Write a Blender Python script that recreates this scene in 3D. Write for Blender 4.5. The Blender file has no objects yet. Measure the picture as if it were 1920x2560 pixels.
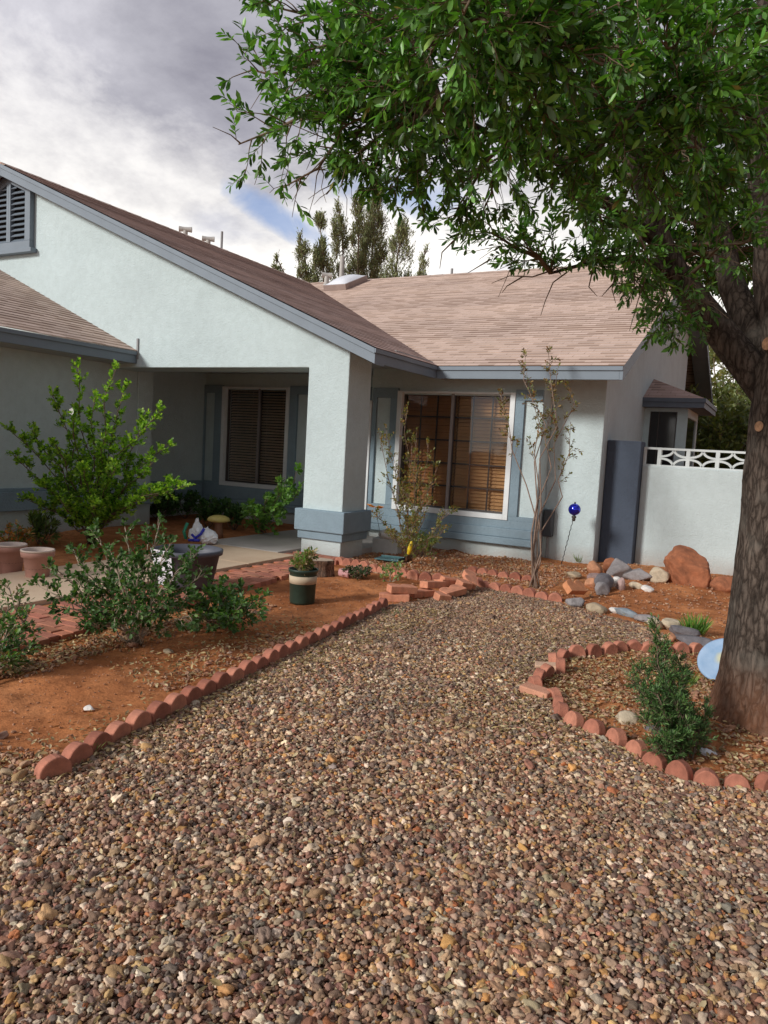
import bpy, bmesh, math, random
import numpy as np
from mathutils import Vector, Matrix
random.seed(7); rng = np.random.default_rng(11)
scene = bpy.context.scene
COL = scene.collection
PI = math.pi

# ------------------------------------------------------------------ camera
F = 1863.75; CH = 1.5
pitch, roll, yaw = [math.radians(a) for a in (5.018, 3.173, 27.938)]
FW = np.array([-math.sin(yaw)*math.cos(pitch), math.cos(yaw)*math.cos(pitch), -math.sin(pitch)])
RT0 = np.array([math.cos(yaw), math.sin(yaw), 0.0]); UP0 = np.cross(RT0, FW)
RT = math.cos(roll)*RT0 + math.sin(roll)*UP0
UP = -math.sin(roll)*RT0 + math.cos(roll)*UP0
CC = np.array([0, 0, CH])
cd = bpy.data.cameras.new('camera'); cam = bpy.data.objects.new('camera', cd); COL.objects.link(cam)
M = Matrix([[RT[0], UP[0], -FW[0], 0], [RT[1], UP[1], -FW[1], 0], [RT[2], UP[2], -FW[2], CH], [0, 0, 0, 1]])
cam.matrix_world = M
cd.sensor_fit = 'HORIZONTAL'; cd.sensor_width = 36; cd.lens = F/1920*36
cd.clip_start = 0.05; cd.clip_end = 5000
scene.camera = cam

def ray(x, y): return FW + RT*(x-960)/F - UP*(y-1280)/F
def gp(x, y, z=0.0):                      # photo pixel -> ground point (authoring aid)
    r = ray(x, y); return Vector(CC + r*(z-CH)/r[2])
def py(x, y, Y): r = ray(x, y); return Vector(CC + r*Y/r[1])
def px(x, y, X): r = ray(x, y); return Vector(CC + r*X/r[0])
def dp(x, y, d): return Vector(CC + ray(x, y)*d)
def g2(x, y, z=0.0): p = gp(x*1.1573, y*1.1573, z); return p
def v3(*a): return Vector(a)

# ------------------------------------------------------------------ objects
def tag(o, label=None, cat=None, group=None, kind=None):
    if label: o['label'] = label
    if cat: o['category'] = cat
    if group: o['group'] = group
    if kind: o['kind'] = kind
    return o
def empty(name, loc=(0, 0, 0), label=None, cat=None, group=None, parent=None):
    o = bpy.data.objects.new(name, None); COL.objects.link(o); o.location = loc
    if parent: o.parent = parent
    return tag(o, label, cat, group)

class MB:
    def __init__(s): s.v = []; s.f = []; s.uv = {}
    def add(s, vs, fs):
        n = len(s.v); s.v += [tuple(p) for p in vs]; s.f += [tuple(i+n for i in f) for f in fs]; return s
    def box(s, x0, x1, y0, y1, z0, z1):
        return s.add([(x0,y0,z0),(x1,y0,z0),(x1,y1,z0),(x0,y1,z0),(x0,y0,z1),(x1,y0,z1),(x1,y1,z1),(x0,y1,z1)],
                     [(0,3,2,1),(4,5,6,7),(0,1,5,4),(1,2,6,5),(2,3,7,6),(3,0,4,7)])
    def obox(s, c, ax, ay, az):           # oriented box, half vectors
        c = Vector(c); ax = Vector(ax); ay = Vector(ay); az = Vector(az)
        P = [c+sx*ax+sy*ay+sz*az for sz in (-1,1) for sx, sy in ((-1,-1),(1,-1),(1,1),(-1,1))]
        return s.add(P, [(0,3,2,1),(4,5,6,7),(0,1,5,4),(1,2,6,5),(2,3,7,6),(3,0,4,7)])
    def prism(s, poly, d):                # planar polygon pushed along vector d
        n = len(poly); d = Vector(d); A = [Vector(p) for p in poly]; B = [p+d for p in A]
        return s.add(A+B, [tuple(range(n-1, -1, -1)), tuple(range(n, 2*n))] + [(i, (i+1) % n, (i+1) % n+n, i+n) for i in range(n)])
    def tube(s, pts, rad, n=8, cap=True):
        pts = [Vector(p) for p in pts]
        if not hasattr(rad, '__len__'): rad = [rad]*len(pts)
        base = len(s.v); N = None
        for i, p in enumerate(pts):
            t = (pts[min(i+1, len(pts)-1)] - pts[max(i-1, 0)]).normalized()
            if N is None:
                N = t.cross(Vector((0.3, 0.2, 1))); 
                if N.length < 1e-3: N = t.cross(Vector((1, 0, 0)))
                N.normalize()
            N = (N - t*N.dot(t)).normalized(); B = t.cross(N)
            for k in range(n):
                a = 2*PI*k/n; s.v.append(tuple(p + (N*math.cos(a)+B*math.sin(a))*rad[i]))
        for i in range(len(pts)-1):
            for k in range(n):
                a = base+i*n+k; b = base+i*n+(k+1) % n; s.f.append((a, b, b+n, a+n))
        if cap:
            s.f.append(tuple(base+k for k in range(n-1, -1, -1))); m = base+(len(pts)-1)*n
            s.f.append(tuple(m+k for k in range(n)))
        return s
    def lathe(s, prof, c=(0, 0, 0), n=28, mtx=None, cap=True):
        base = len(s.v); c = Vector(c)
        for r, z in prof:
            for k in range(n):
                a = 2*PI*k/n; p = Vector((r*math.cos(a), r*math.sin(a), z))
                if mtx is not None: p = mtx @ p
                s.v.append(tuple(c+p))
        for i in range(len(prof)-1):
            for k in range(n):
                a = base+i*n+k; b = base+i*n+(k+1) % n; s.f.append((a, b, b+n, a+n))
        if cap:
            s.f.append(tuple(base+k for k in range(n-1, -1, -1))); m = base+(len(prof)-1)*n
            s.f.append(tuple(m+k for k in range(n)))
        return s
    def build(s, name, mat, parent=None, smooth=False, bevel=0.0, uvf=None, seg=2):
        me = bpy.data.meshes.new(name); me.from_pydata(s.v, [], s.f); me.update()
        if mat: me.materials.append(mat)
        if smooth:
            me.polygons.foreach_set('use_smooth', [True]*len(me.polygons))
        if uvf:
            uv = me.uv_layers.new(name='UVMap'); co = np.empty(len(me.vertices)*3); me.vertices.foreach_get('co', co); co = co.reshape(-1, 3)
            li = np.empty(len(me.loops), int); me.loops.foreach_get('vertex_index', li)
            uv.data.foreach_set('uv', uvf(co[li]).astype(np.float32).ravel())
        o = bpy.data.objects.new(name, me); COL.objects.link(o)
        if parent: o.parent = parent
        if bevel:
            b = o.modifiers.new('bevel', 'BEVEL'); b.width = bevel; b.segments = seg; b.limit_method = 'ANGLE'; b.angle_limit = math.radians(40)
        if smooth == 'auto' or (smooth and len(s.f) > 0 and smooth != True): pass
        return o
def rel(o, parent):                        # place vertices relative to the parent's location
    for v in o.data.vertices: v.co -= Vector(parent.location)
    return o

# ------------------------------------------------------------------ materials
def new_mat(name):
    m = bpy.data.materials.new(name); m.use_nodes = True; nt = m.node_tree
    for n in list(nt.nodes): nt.nodes.remove(n)
    out = nt.nodes.new('ShaderNodeOutputMaterial'); b = nt.nodes.new('ShaderNodeBsdfPrincipled')
    nt.links.new(b.outputs[0], out.inputs[0]); return m, nt, b, out
def N(nt, t, **kw):
    n = nt.nodes.new(t)
    for k, v in kw.items():
        if k.startswith('i_'):
            key = k[2:]; key = int(key) if key.isdigit() else key.replace('_', ' ')
            n.inputs[key].default_value = v
        else: setattr(n, k, v)
    return n
def ramp(nt, fac, stops, interp='LINEAR'):
    r = nt.nodes.new('ShaderNodeValToRGB'); r.color_ramp.interpolation = interp
    e = r.color_ramp.elements
    while len(e) < len(stops): e.new(0.5)
    for i, (p, c) in enumerate(stops): e[i].position = p; e[i].color = (*c, 1) if len(c) == 3 else c
    nt.links.new(fac, r.inputs[0]); return r.outputs[0]
def mix(nt, fac, a, b, mode='MIX'):
    m = nt.nodes.new('ShaderNodeMix'); m.data_type = 'RGBA'; m.blend_type = mode
    for s, v in ((m.inputs[0], fac), (m.inputs[6], a), (m.inputs[7], b)):
        if isinstance(v, (int, float)): s.default_value = v
        elif isinstance(v, tuple): s.default_value = (*v, 1) if len(v) == 3 else v
        else: nt.links.new(v, s)
    return m.outputs[2]
def math_(nt, op, a, b=None, clamp=False):
    m = nt.nodes.new('ShaderNodeMath'); m.operation = op; m.use_clamp = clamp
    for i, v in enumerate((a, b)):
        if v is None: continue
        if isinstance(v, (int, float)): m.inputs[i].default_value = v
        else: nt.links.new(v, m.inputs[i])
    return m.outputs[0]
def noise(nt, scale, detail=4, rough=0.55, vec=None, dist=0.0):
    n = N(nt, 'ShaderNodeTexNoise'); n.inputs['Scale'].default_value = scale; n.inputs['Detail'].default_value = detail
    n.inputs['Roughness'].default_value = rough; n.inputs['Distortion'].default_value = dist
    if vec is not None: nt.links.new(vec, n.inputs['Vector'])
    return n
def bump(nt, h, b, strength=0.3, dist=0.01, prev=None):
    n = nt.nodes.new('ShaderNodeBump'); n.inputs['Strength'].default_value = strength; n.inputs['Distance'].default_value = dist
    nt.links.new(h, n.inputs['Height'])
    if prev is not None: nt.links.new(prev, n.inputs['Normal'])
    if b is not None: nt.links.new(n.outputs[0], b.inputs['Normal'])
    return n.outputs[0]
def coords(nt, kind='Object', scale=None):
    t = nt.nodes.new('ShaderNodeTexCoord'); o = t.outputs[kind]
    if scale:
        mp = nt.nodes.new('ShaderNodeMapping'); mp.inputs['Scale'].default_value = scale; nt.links.new(o, mp.inputs[0]); o = mp.outputs[0]
    return o
def setc(b, c): b.inputs['Base Color'].default_value = (*c, 1)

def plain(name, c, rough=0.7, var=0.12, scale=6, bs=0.15, bsc=60, metal=0.0, spec=0.5):
    m, nt, b, _ = new_mat(name); co = coords(nt)
    n = noise(nt, scale, 5, 0.6, co)
    d = tuple(x*(1-var) for x in c); l = tuple(min(1, x*(1+var)) for x in c)
    nt.links.new(ramp(nt, n.outputs[0], [(0.3, d), (0.7, l)]), b.inputs['Base Color'])
    b.inputs['Roughness'].default_value = rough; b.inputs['Metallic'].default_value = metal
    b.inputs['Specular IOR Level'].default_value = spec
    if bs: n2 = noise(nt, bsc, 4, 0.6, co); bump(nt, n2.outputs[0], b, bs, 0.004)
    return m
def stucco(name, c, dirt=True):
    m, nt, b, _ = new_mat(name); co = coords(nt)
    big = noise(nt, 1.3, 5, 0.6, co); mid = noise(nt, 9, 6, 0.65, co)
    col = ramp(nt, big.outputs[0], [(0.3, tuple(x*0.93 for x in c)), (0.72, tuple(min(1, x*1.04) for x in c))])
    col = mix(nt, 0.25, col, ramp(nt, mid.outputs[0], [(0.35, (0.74, 0.75, 0.73)), (0.6, (1, 1, 1))]), 'MULTIPLY')
    st = noise(nt, 3, 6, 0.7, coords(nt, 'Object', (5, 5, 0.35))); col = mix(nt, 0.16, col, ramp(nt, st.outputs[0], [(0.30, (0.80, 0.80, 0.77)), (0.48, (1, 1, 1))]), 'MULTIPLY')
    if dirt:                                # splashed soil and drips near the ground
        sep = N(nt, 'ShaderNodeSeparateXYZ'); nt.links.new(co, sep.inputs[0])
        f = math_(nt, 'MULTIPLY_ADD', sep.outputs[2], -3.2); f.node.inputs[2].default_value = 0.85
        f = math_(nt, 'MULTIPLY', math_(nt, 'MAXIMUM', f, 0.0), mid.outputs[0], True)
        col = mix(nt, f, col, (0.33, 0.2, 0.13))
    nt.links.new(col, b.inputs['Base Color']); b.inputs['Roughness'].default_value = 0.9
    b.inputs['Specular IOR Level'].default_value = 0.25
    vo = N(nt, 'ShaderNodeTexVoronoi', i_Scale=55.0); nt.links.new(co, vo.inputs['Vector'])
    n2 = noise(nt, 38, 6, 0.7, co, 0.4)
    p = bump(nt, n2.outputs[0], None, 0.8, 0.016)
    bump(nt, vo.outputs[0], b, 0.18, 0.004, p)
    return m
def shingle(name, tint):
    m, nt, b, _ = new_mat(name); uv = coords(nt, 'UV')
    br = N(nt, 'ShaderNodeTexBrick'); nt.links.new(uv, br.inputs['Vector'])
    br.offset = 0.43; br.squash = 1.0
    for k, v in (('Scale', 1.0), ('Brick Width', 0.22), ('Row Height', 0.135), ('Mortar Size', 0.006), ('Mortar Smooth', 0.2), ('Bias', 0.0)): br.inputs[k].default_value = v
    br.inputs['Color1'].default_value = (0.0, 0.0, 0.0, 1); br.inputs['Color2'].default_value = (1, 1, 1, 1); br.inputs['Mortar'].default_value = (0.1, 0.1, 0.1, 1)
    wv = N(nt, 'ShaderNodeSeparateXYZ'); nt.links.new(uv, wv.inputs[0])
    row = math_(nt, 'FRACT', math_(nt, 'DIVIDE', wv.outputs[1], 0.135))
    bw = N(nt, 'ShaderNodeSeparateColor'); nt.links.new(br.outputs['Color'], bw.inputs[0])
    t = tint
    col = ramp(nt, bw.outputs[0], [(0.0, (0.47*t[0], 0.365*t[1], 0.30*t[2])), (0.35, (0.50*t[0], 0.395*t[1], 0.33*t[2])), (0.65, (0.54*t[0], 0.43*t[1], 0.365*t[2])), (1.0, (0.58*t[0], 0.465*t[1], 0.40*t[2]))])
    g = noise(nt, 380, 3, 0.8, uv); col = mix(nt, 0.5, col, ramp(nt, g.outputs[0], [(0.3, (0.5, 0.5, 0.5)), (0.7, (1.35, 1.32, 1.3))]), 'MULTIPLY')
    w = noise(nt, 0.9, 5, 0.6, uv); col = mix(nt, 0.5, col, ramp(nt, w.outputs[0], [(0.3, (0.72, 0.72, 0.74)), (0.7, (1.12, 1.1, 1.08))]), 'MULTIPLY')
    edge = ramp(nt, math_(nt, 'ADD', row, math_(nt, 'MULTIPLY', math_(nt, 'GREATER_THAN', bw.outputs[0], 0.42), 0.35)), [(0.20, (0.34, 0.28, 0.25)), (0.30, (1, 1, 1))]); col = mix(nt, 0.85, col, edge, 'MULTIPLY')  # dark dashes painted along some tab butts as their shadow line
    nt.links.new(col, b.inputs['Base Color']); b.inputs['Roughness'].default_value = 0.95; b.inputs['Specular IOR Level'].default_value = 0.2
    p = bump(nt, br.outputs['Fac'], None, -0.6, 0.006)
    p = bump(nt, bw.outputs[0], None, 0.5, 0.006, p); bump(nt, g.outputs[0], b, 0.25, 0.003, p)
    return m
def leafmat(name, tint=(1, 1, 1), trans=0.35, rough=0.42, spec=0.5):
    m, nt, b, out = new_mat(name)
    a = N(nt, 'ShaderNodeVertexColor', layer_name='col')
    geo = N(nt, 'ShaderNodeNewGeometry')
    col = mix(nt, 1.0, a.outputs[0], tint, 'MULTIPLY')
    back = mix(nt, 0.22, col, (0.22, 0.32, 0.12))
    col = mix(nt, geo.outputs['Backfacing'], col, back)
    nt.links.new(col, b.inputs['Base Color']); b.inputs['Roughness'].default_value = rough; b.inputs['Specular IOR Level'].default_value = spec
    tr = N(nt, 'ShaderNodeBsdfTranslucent'); tc = mix(nt, 1.0, col, (1.5, 1.7, 0.6), 'MULTIPLY'); nt.links.new(tc, tr.inputs[0])
    ms = N(nt, 'ShaderNodeMixShader'); ms.inputs[0].default_value = trans
    nt.links.new(b.outputs[0], ms.inputs[1]); nt.links.new(tr.outputs[0], ms.inputs[2]); nt.links.new(ms.outputs[0], out.inputs[0])
    return m
def barkmat(name, c1, c2, scale=14, zs=0.25, low=None):
    m, nt, b, _ = new_mat(name); co = coords(nt, 'Object', (1, 1, zs))
    n = noise(nt, scale, 8, 0.7, co, 0.6); vo = N(nt, 'ShaderNodeTexVoronoi', feature='DISTANCE_TO_EDGE', i_Scale=scale*1.9)
    nn = mix(nt, 0.06, co, n.outputs[1]); nt.links.new(nn, vo.inputs['Vector'])
    col = ramp(nt, n.outputs[0], [(0.32, c1), (0.68, c2)])
    e = ramp(nt, vo.outputs[0], [(0.0, (0.2, 0.18, 0.17)), (0.22, (1, 1, 1))]); col = mix(nt, 0.85, col, e, 'MULTIPLY')
    li = noise(nt, 5, 4, 0.6, coords(nt)); col = mix(nt, ramp(nt, li.outputs[0], [(0.52, (0, 0, 0)), (0.7, (0.45, 0.45, 0.45))]), col, (0.20, 0.18, 0.15))
    if low:
        sep = N(nt, 'ShaderNodeSeparateXYZ'); nt.links.new(coords(nt), sep.inputs[0])
        f = math_(nt, 'MULTIPLY_ADD', sep.outputs[2], -2.6); f.node.inputs[2].default_value = 1.1
        f = math_(nt, 'MULTIPLY', math_(nt, 'MAXIMUM', f, 0.0), n.outputs[0], True); col = mix(nt, f, col, low)
    nt.links.new(col, b.inputs['Base Color']); b.inputs['Roughness'].default_value = 0.95; b.inputs['Specular IOR Level'].default_value = 0.15
    p = bump(nt, vo.outputs[0], None, 0.9, 0.02); bump(nt, n.outputs[0], b, 0.6, 0.015, p)
    return m

WALLC = (0.565, 0.665, 0.672)
mWall = stucco('pale_stucco', WALLC)
mBlue = stucco('slate_blue_stucco', (0.25, 0.335, 0.39), dirt=False)
mFascia = plain('slate_blue_painted_wood', (0.165, 0.205, 0.245), 0.55, 0.08, 3, 0.12, 40)
mSoffit = plain('painted_soffit', (0.42, 0.46, 0.46), 0.8, 0.05, 3, 0.1, 50)
mPier = stucco('dark_blue_stucco', (0.08, 0.10, 0.135), dirt=False)
mWhite = plain('white_painted_frame', (0.70, 0.73, 0.73), 0.5, 0.06, 5, 0.05, 60)
mBronze = plain('dark_bronze_metal', (0.055, 0.045, 0.04), 0.45, 0.1, 8, 0.0)
mBrick = plain('red_concrete_edging', (0.43, 0.165, 0.105), 0.92, 0.28, 16, 0.5, 120)
nt = mBrick.node_tree; bb = [n_ for n_ in nt.nodes if n_.type == 'BSDF_PRINCIPLED'][0]; oi = N(nt, 'ShaderNodeObjectInfo'); src = bb.inputs['Base Color'].links[0].from_socket
cc = mix(nt, 1.0, src, ramp(nt, oi.outputs['Random'], [(0.0, (0.72, 0.66, 0.64)), (0.5, (1.0, 1.0, 1.0)), (1.0, (1.22, 1.32, 1.3))]), 'MULTIPLY')
co = coords(nt); sp_ = N(nt, 'ShaderNodeSeparateXYZ'); nt.links.new(co, sp_.inputs[0]); nn_ = noise(nt, 22, 6, 0.7, co, 0.5)
fb = math_(nt, 'MULTIPLY_ADD', sp_.outputs[2], -14.0); fb.node.inputs[2].default_value = 0.55
fb = math_(nt, 'ADD', math_(nt, 'MAXIMUM', fb, 0.0), math_(nt, 'MULTIPLY', math_(nt, 'GREATER_THAN', nn_.outputs[0], 0.6), 0.35), True)
nt.links.new(mix(nt, math_(nt, 'MULTIPLY', fb, nn_.outputs[0]), cc, (0.40, 0.24, 0.15)), bb.inputs['Base Color']); bump(nt, nn_.outputs[0], bb, 0.5, 0.006, bb.inputs['Normal'].links[0].from_socket)
mDark = plain('dark_interior', (0.012, 0.011, 0.012), 0.9, 0.1, 3, 0)
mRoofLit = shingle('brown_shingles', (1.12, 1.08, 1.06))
mRoofShade = shingle('shaded_brown_shingles', (0.88, 0.79, 0.8))  # same shingles, the gable slope's shade put into a darker tint
mVent = plain('galvanized_vent', (0.42, 0.40, 0.37), 0.5, 0.12, 12, 0.05, 60)
mGrayPipe = plain('grey_pipe', (0.25, 0.25, 0.25), 0.6, 0.1, 10, 0)
mTwig = plain('twig_bark', (0.16, 0.11, 0.075), 0.9, 0.25, 30, 0.3, 90)
mPaleTwig = plain('pale_twig_bark', (0.33, 0.26, 0.19), 0.9, 0.22, 30, 0.3, 90)

def glass(name, tint=(0.5, 0.52, 0.55), op=0.12):
    m, nt, b, out = new_mat(name); nt.nodes.remove(b)
    tr = N(nt, 'ShaderNodeBsdfTransparent'); tr.inputs[0].default_value = (*tint, 1)
    gl = N(nt, 'ShaderNodeBsdfGlossy'); gl.inputs['Roughness'].default_value = 0.03; gl.inputs[0].default_value = (1, 1, 1, 1)
    co = coords(nt); n = noise(nt, 1.2, 2, 0.5, co); bn = bump(nt, n.outputs[0], None, 0.08, 0.05); nt.links.new(bn, gl.inputs['Normal'])
    fr = N(nt, 'ShaderNodeFresnel'); fr.inputs[0].default_value = 1.5
    f = math_(nt, 'MULTIPLY', fr.outputs[0], 0.75)
    ms = N(nt, 'ShaderNodeMixShader'); nt.links.new(f, ms.inputs[0]); nt.links.new(tr.outputs[0], ms.inputs[1]); nt.links.new(gl.outputs[0], ms.inputs[2])
    nt.links.new(ms.outputs[0], out.inputs[0]); return m
mGlass = glass('window_glass', (0.85, 0.85, 0.85)); mScreen = glass('insect_screen', (0.80, 0.76, 0.74))
mDkGlass = glass('shaded_glass', (0.9, 0.9, 0.9))
mBlind = plain('wooden_blinds', (0.66, 0.36, 0.145), 0.6, 0.15, 4, 0.1, 40)
mBlindDk = plain('brown_blinds', (0.62, 0.46, 0.33), 0.7, 0.15, 4, 0.1, 40)

# ------------------------------------------------------------------ house
H = empty('house', (0, 0, 0), 'pale stucco single storey house with slate blue trim and brown shingle roof', 'house')
Yg, Yc, Yw, Yr, Yb = 8.20, 8.78, 10.27, 10.70, 11.14
XCL, XCR, XL, XWR, XR = -5.573, -4.957, -5.77, -3.024, -2.27
ZB, ZET, ZEB, S = 2.472, 2.671, 2.506, 0.426
XGF, YF, XFR, YGF = -4.461, 9.775, -1.891, 7.957
PK = -11.58; ZR = ZET + S*(XGF-PK); YR = YF + (XGF-PK)
GX = -9.237                                                   # garage wing wall face
def rz1(x): return ZET + S*(XGF-x)                            # gable roof surface on the +X side
# gable wall with porch opening; beam part above
gz = lambda x: ZET - 0.03 + S*(XGF - x)
XGL = 2*PK - XGF
w = MB(); pol = [(-18.2, Yg, 0), (GX-0.02, Yg, 0), (GX-0.02, Yg, ZB), (XCL, Yg, ZB), (XCL, Yg, -0.1), (XCR, Yg, -0.1), (XCR, Yg, gz(XCR)), (PK, Yg, gz(PK)), (-18.2, Yg, gz(2*PK+18.2))]
w.prism([(p[0], p[1], p[2]) for p in pol], (0, Yc-Yg, 0)); w.build('front_gable_wall', mWall, H, bevel=0.012)
# window wall (pop-out), its return into the porch, recessed wall, side wall, porch back and left walls
wl0, wr0, wb0, wt0 = -5.288, -3.417, 0.546, 2.36             # big window outer frame
w = MB(); T = 0.18
for a in ((XL, wl0, 0, 2.75), (wr0, XWR, 0, 2.75), (wl0, wr0, 0, wb0), (wl0, wr0, wt0, 2.75)):
    w.box(a[0], a[1], Yw, Yw+T, a[2]-0.05, min(a[3], 2.76) if a[3] > 1 else a[3])
w.build('window_wall', mWall, H)
MB().box(XL, XL+T, Yw+T, Yb, -0.05, 2.75).build('return_wall', mWall, H, bevel=0.008); MB().box(XWR-T, XWR, Yw+T, Yr+T, -0.05, 2.70).build('return_wall', mWall, H, bevel=0.008)
w = MB().box(XWR, XR, Yr, Yr+T, -0.1, 2.88); w.build('recessed_wall', mWall, H, bevel=0.012)
Yrear = 19.4
w = MB(); w.prism([(XR, Yr+T, -0.1), (XR, Yrear, -0.1), (XR, Yrear, ZET-0.06+S*(2*YR-YF-Yrear)), (XR, YR, ZR-0.06), (XR, Yr+T, ZET-0.06+S*(Yr+T-YF))], (-0.2, 0, 0))
w.prism([(XR, Yr, 2.881), (XR, Yr+T, 2.881), (XR, Yr+T, ZET-0.06+S*(Yr+T-YF)), (XR, Yr, ZET-0.06+S*(Yr-YF))], (-0.2, 0, 0))
w.build('side_wall', mWall, H)
w = MB().box(XR-1.0, XR-0.1, Yrear, 22.6, -0.1, 3.3); w.build('patio_shade_box', plain('patio_shade_dark', (0.05, 0.045, 0.04), 0.8), H)  # dark-coloured box standing in for the shade of the open patio
# porch back wall, with window opening
pl0, pr0, pb0, pt0 = -9.47, -7.92, 0.60, 2.46
w = MB()
for a in ((-10.1, pl0, 0, 2.78), (pr0, XL+T, 0, 2.78), (pl0, pr0, 0, pb0), (pl0, pr0, pt0, 2.78)): w.box(a[0], a[1], Yb, Yb+T, a[2]-0.05, a[3])
w.build('porch_back_wall', mWall, H)
w = MB().box(-10.1, -9.92, 9.1, Yb, -0.05, 2.78); w.build('porch_side_wall', mWall, H)
w = MB().box(GX-0.9, GX, Yc, 9.1, -0.05, 2.78).box(GX-0.25, GX, -1.0, Yg, -0.05, 2.62); w.build('garage_wall', mWall, H, bevel=0.01)
w = MB().box(-10.3, XCR+0.35, Yc+0.002, Yb+0.1, 2.70, 2.76); w.build('porch_ceiling', mSoffit, H)
zs_ = ZEB+0.005
w = MB().prism([(XGF-0.035, YGF+0.05, zs_), (XGF-0.035, YF+0.42, zs_), (XCR-0.15, YF+0.42+0.65, zs_+S*0.65), (XCR-0.15, Yc+0.003, zs_+S*0.65), (XCR+0.001, Yc+0.003, zs_+S*0.495), (XCR+0.001, YGF+0.05, zs_+S*0.495)], (0, 0, 0.02)); w.build('soffit', mSoffit, H)
w = MB().prism([(XGF-0.1, YF+0.035, zs_+0.004), (XFR-0.042, YF+0.035, zs_+0.004), (XFR-0.042, Yr, zs_+S*(Yr-YF)), (XGF-0.1, Yr, zs_+S*(Yr-YF))], (0, 0, 0.02)); w.build('soffit', mSoffit, H)
w = MB().box(GX, -8.70, -1, Yg-0.003, 2.53, 2.56); w.build('soffit', mSoffit, H)
# house body so the inside is closed and dark
w = MB().box(-17.9, XL, Yb+T+0.35, 24, 0, 2.6).box(XL, XR-0.25, Yw+T+0.75, 22, 0, 2.6); w.build('interior_core', mDark, H)

# roofs with real stepped courses
def course_roof(name, uaxis, e0, zlow, length, lim, mat, sgn):
    """uaxis 'Y': eave runs along Y, roof climbs toward -X (gable roof). uaxis 'X': eave runs along X, climbs toward +Y."""
    m = MB(); exp = 0.135; k = math.cos(math.atan(S)); n = int(length/(exp*k))+1; lift = 0.0065; uvs = []
    for i in range(n):
        a = i*exp*k; b2 = min((i+1)*exp*k, length)
        if b2 <= a: break
        (l0, r0), (l1, r1) = lim(a), lim(b2)
        segs = max(1, int((r0-l0)/0.6)); jt = [random.uniform(-0.001, 0.001) for _ in range(segs+1)]
        for j in range(segs):
            f0, f1 = j/segs, (j+1)/segs
            def P(a_, f, l, r, dz):
                u = l+(r-l)*f; z = zlow+S*a_+dz
                return (e0+sgn*a_, u, z) if uaxis == 'Y' else (u, e0+a_*1.0, z)
            A = P(a, f0, l0, r0, lift+jt[j]); B = P(a, f1, l0, r0, lift+jt[j+1]); C = P(b2, f1, l1, r1, 0); D = P(b2, f0, l1, r1, 0)
            E = P(a, f0, l0, r0, 0); G = P(a, f1, l0, r0, 0)
            flip = (uaxis == 'Y' and sgn > 0) or (uaxis == 'X')
            fs = [(0, 1, 2, 3), (4, 5, 1, 0)] if flip else [(3, 2, 1, 0), (0, 1, 5, 4)]
            m.add([A, B, C, D, E, G], fs)
    if uaxis == 'Y': uvf = lambda c: np.stack([c[:, 1], (c[:, 0]-e0)*sgn/k + 0.0], 1)
    else: uvf = lambda c: np.stack([c[:, 0], (c[:, 1]-e0)/k], 1)
    return m.build(name, mat, H, uvf=uvf)
r1 = course_roof('gable_roof', 'Y', XGF+0.02, ZET+0.004, XGF-PK, lambda a: (YGF-0.02, YF+a+0.02), mRoofShade, -1)
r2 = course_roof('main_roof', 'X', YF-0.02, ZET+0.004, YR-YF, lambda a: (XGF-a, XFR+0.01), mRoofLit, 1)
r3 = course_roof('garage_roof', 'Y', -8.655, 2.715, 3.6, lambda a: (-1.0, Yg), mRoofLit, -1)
# unseen slopes, plain sheets with thickness
w = MB().prism([(PK, YGF, ZR), (PK, YR, ZR), (XGL, YR, ZET), (XGL, YGF, ZET)], (0, 0, -0.04)); w.build('rear_gable_slope', mRoofShade, H, uvf=lambda c: c[:, :2])
w = MB().prism([(PK-3, YR, ZR), (XFR, YR, ZR), (XFR, 2*YR-YF, ZET), (PK-3, 2*YR-YF, ZET)], (0, 0, -0.04)); w.build('rear_slope', mRoofLit, H, uvf=lambda c: c[:, :2])
w = MB()
for i in range(24):
    y = YGF + i*(YR-YGF)/24
    w.prism([(PK-0.13, y, ZR-0.035), (PK, y, ZR+0.03), (PK+0.13, y, ZR-0.035)], (0, (YR-YGF)/24*1.05, 0.006))
for i in range(30):
    x = PK + i*(XFR-PK)/30
    w.prism([(x, YR-0.13, ZR-0.035), (x, YR, ZR+0.03), (x, YR+0.13, ZR-0.035)], ((XFR-PK)/30*1.03, 0, 0.004))
w.build('ridge_cap', mRoofLit, H, uvf=lambda c: c[:, :2])
# fascias: rake boards (double step), eaves
def rake(name, x0, z0, x1, z1, y0, y1, hi):
    m = MB(); m.prism([(x0, y0, z0), (x1, y0, z1), (x1, y0, z1-hi), (x0, y0, z0-hi)], (0, y1-y0, 0)); return m
m = rake('f', XGF, ZET-0.0, PK, ZR, YGF, YGF+0.045, 0.185)
m.prism([(XGF+0.0, YGF-0.02, ZET+0.0), (PK, YGF-0.02, ZR), (PK, YGF-0.02, ZR-0.065), (XGF, YGF-0.02, ZET-0.065)], (0, 0.019, 0))
m.build('rake_fascia', mFascia, H, bevel=0.003)
m = rake('f', PK, ZR, XGL, ZET, YGF, YGF+0.045, 0.185); m.build('rake_fascia', mFascia, H)
m = rake('f', XGF, ZET-0.17, PK, ZR-0.17, YGF+0.045, Yg, 0.02); m.build('rake_soffit', mFascia, H)
m = MB().box(XGF-0.04, XGF, YGF+0.046, YF-0.0, ZEB-0.005, ZET-0.002).box(XGF, XGF+0.02, YGF-0.02, YF-0.021, ZET-0.055, ZET-0.001); m.build('eave_fascia', mFascia, H, bevel=0.003)
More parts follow.
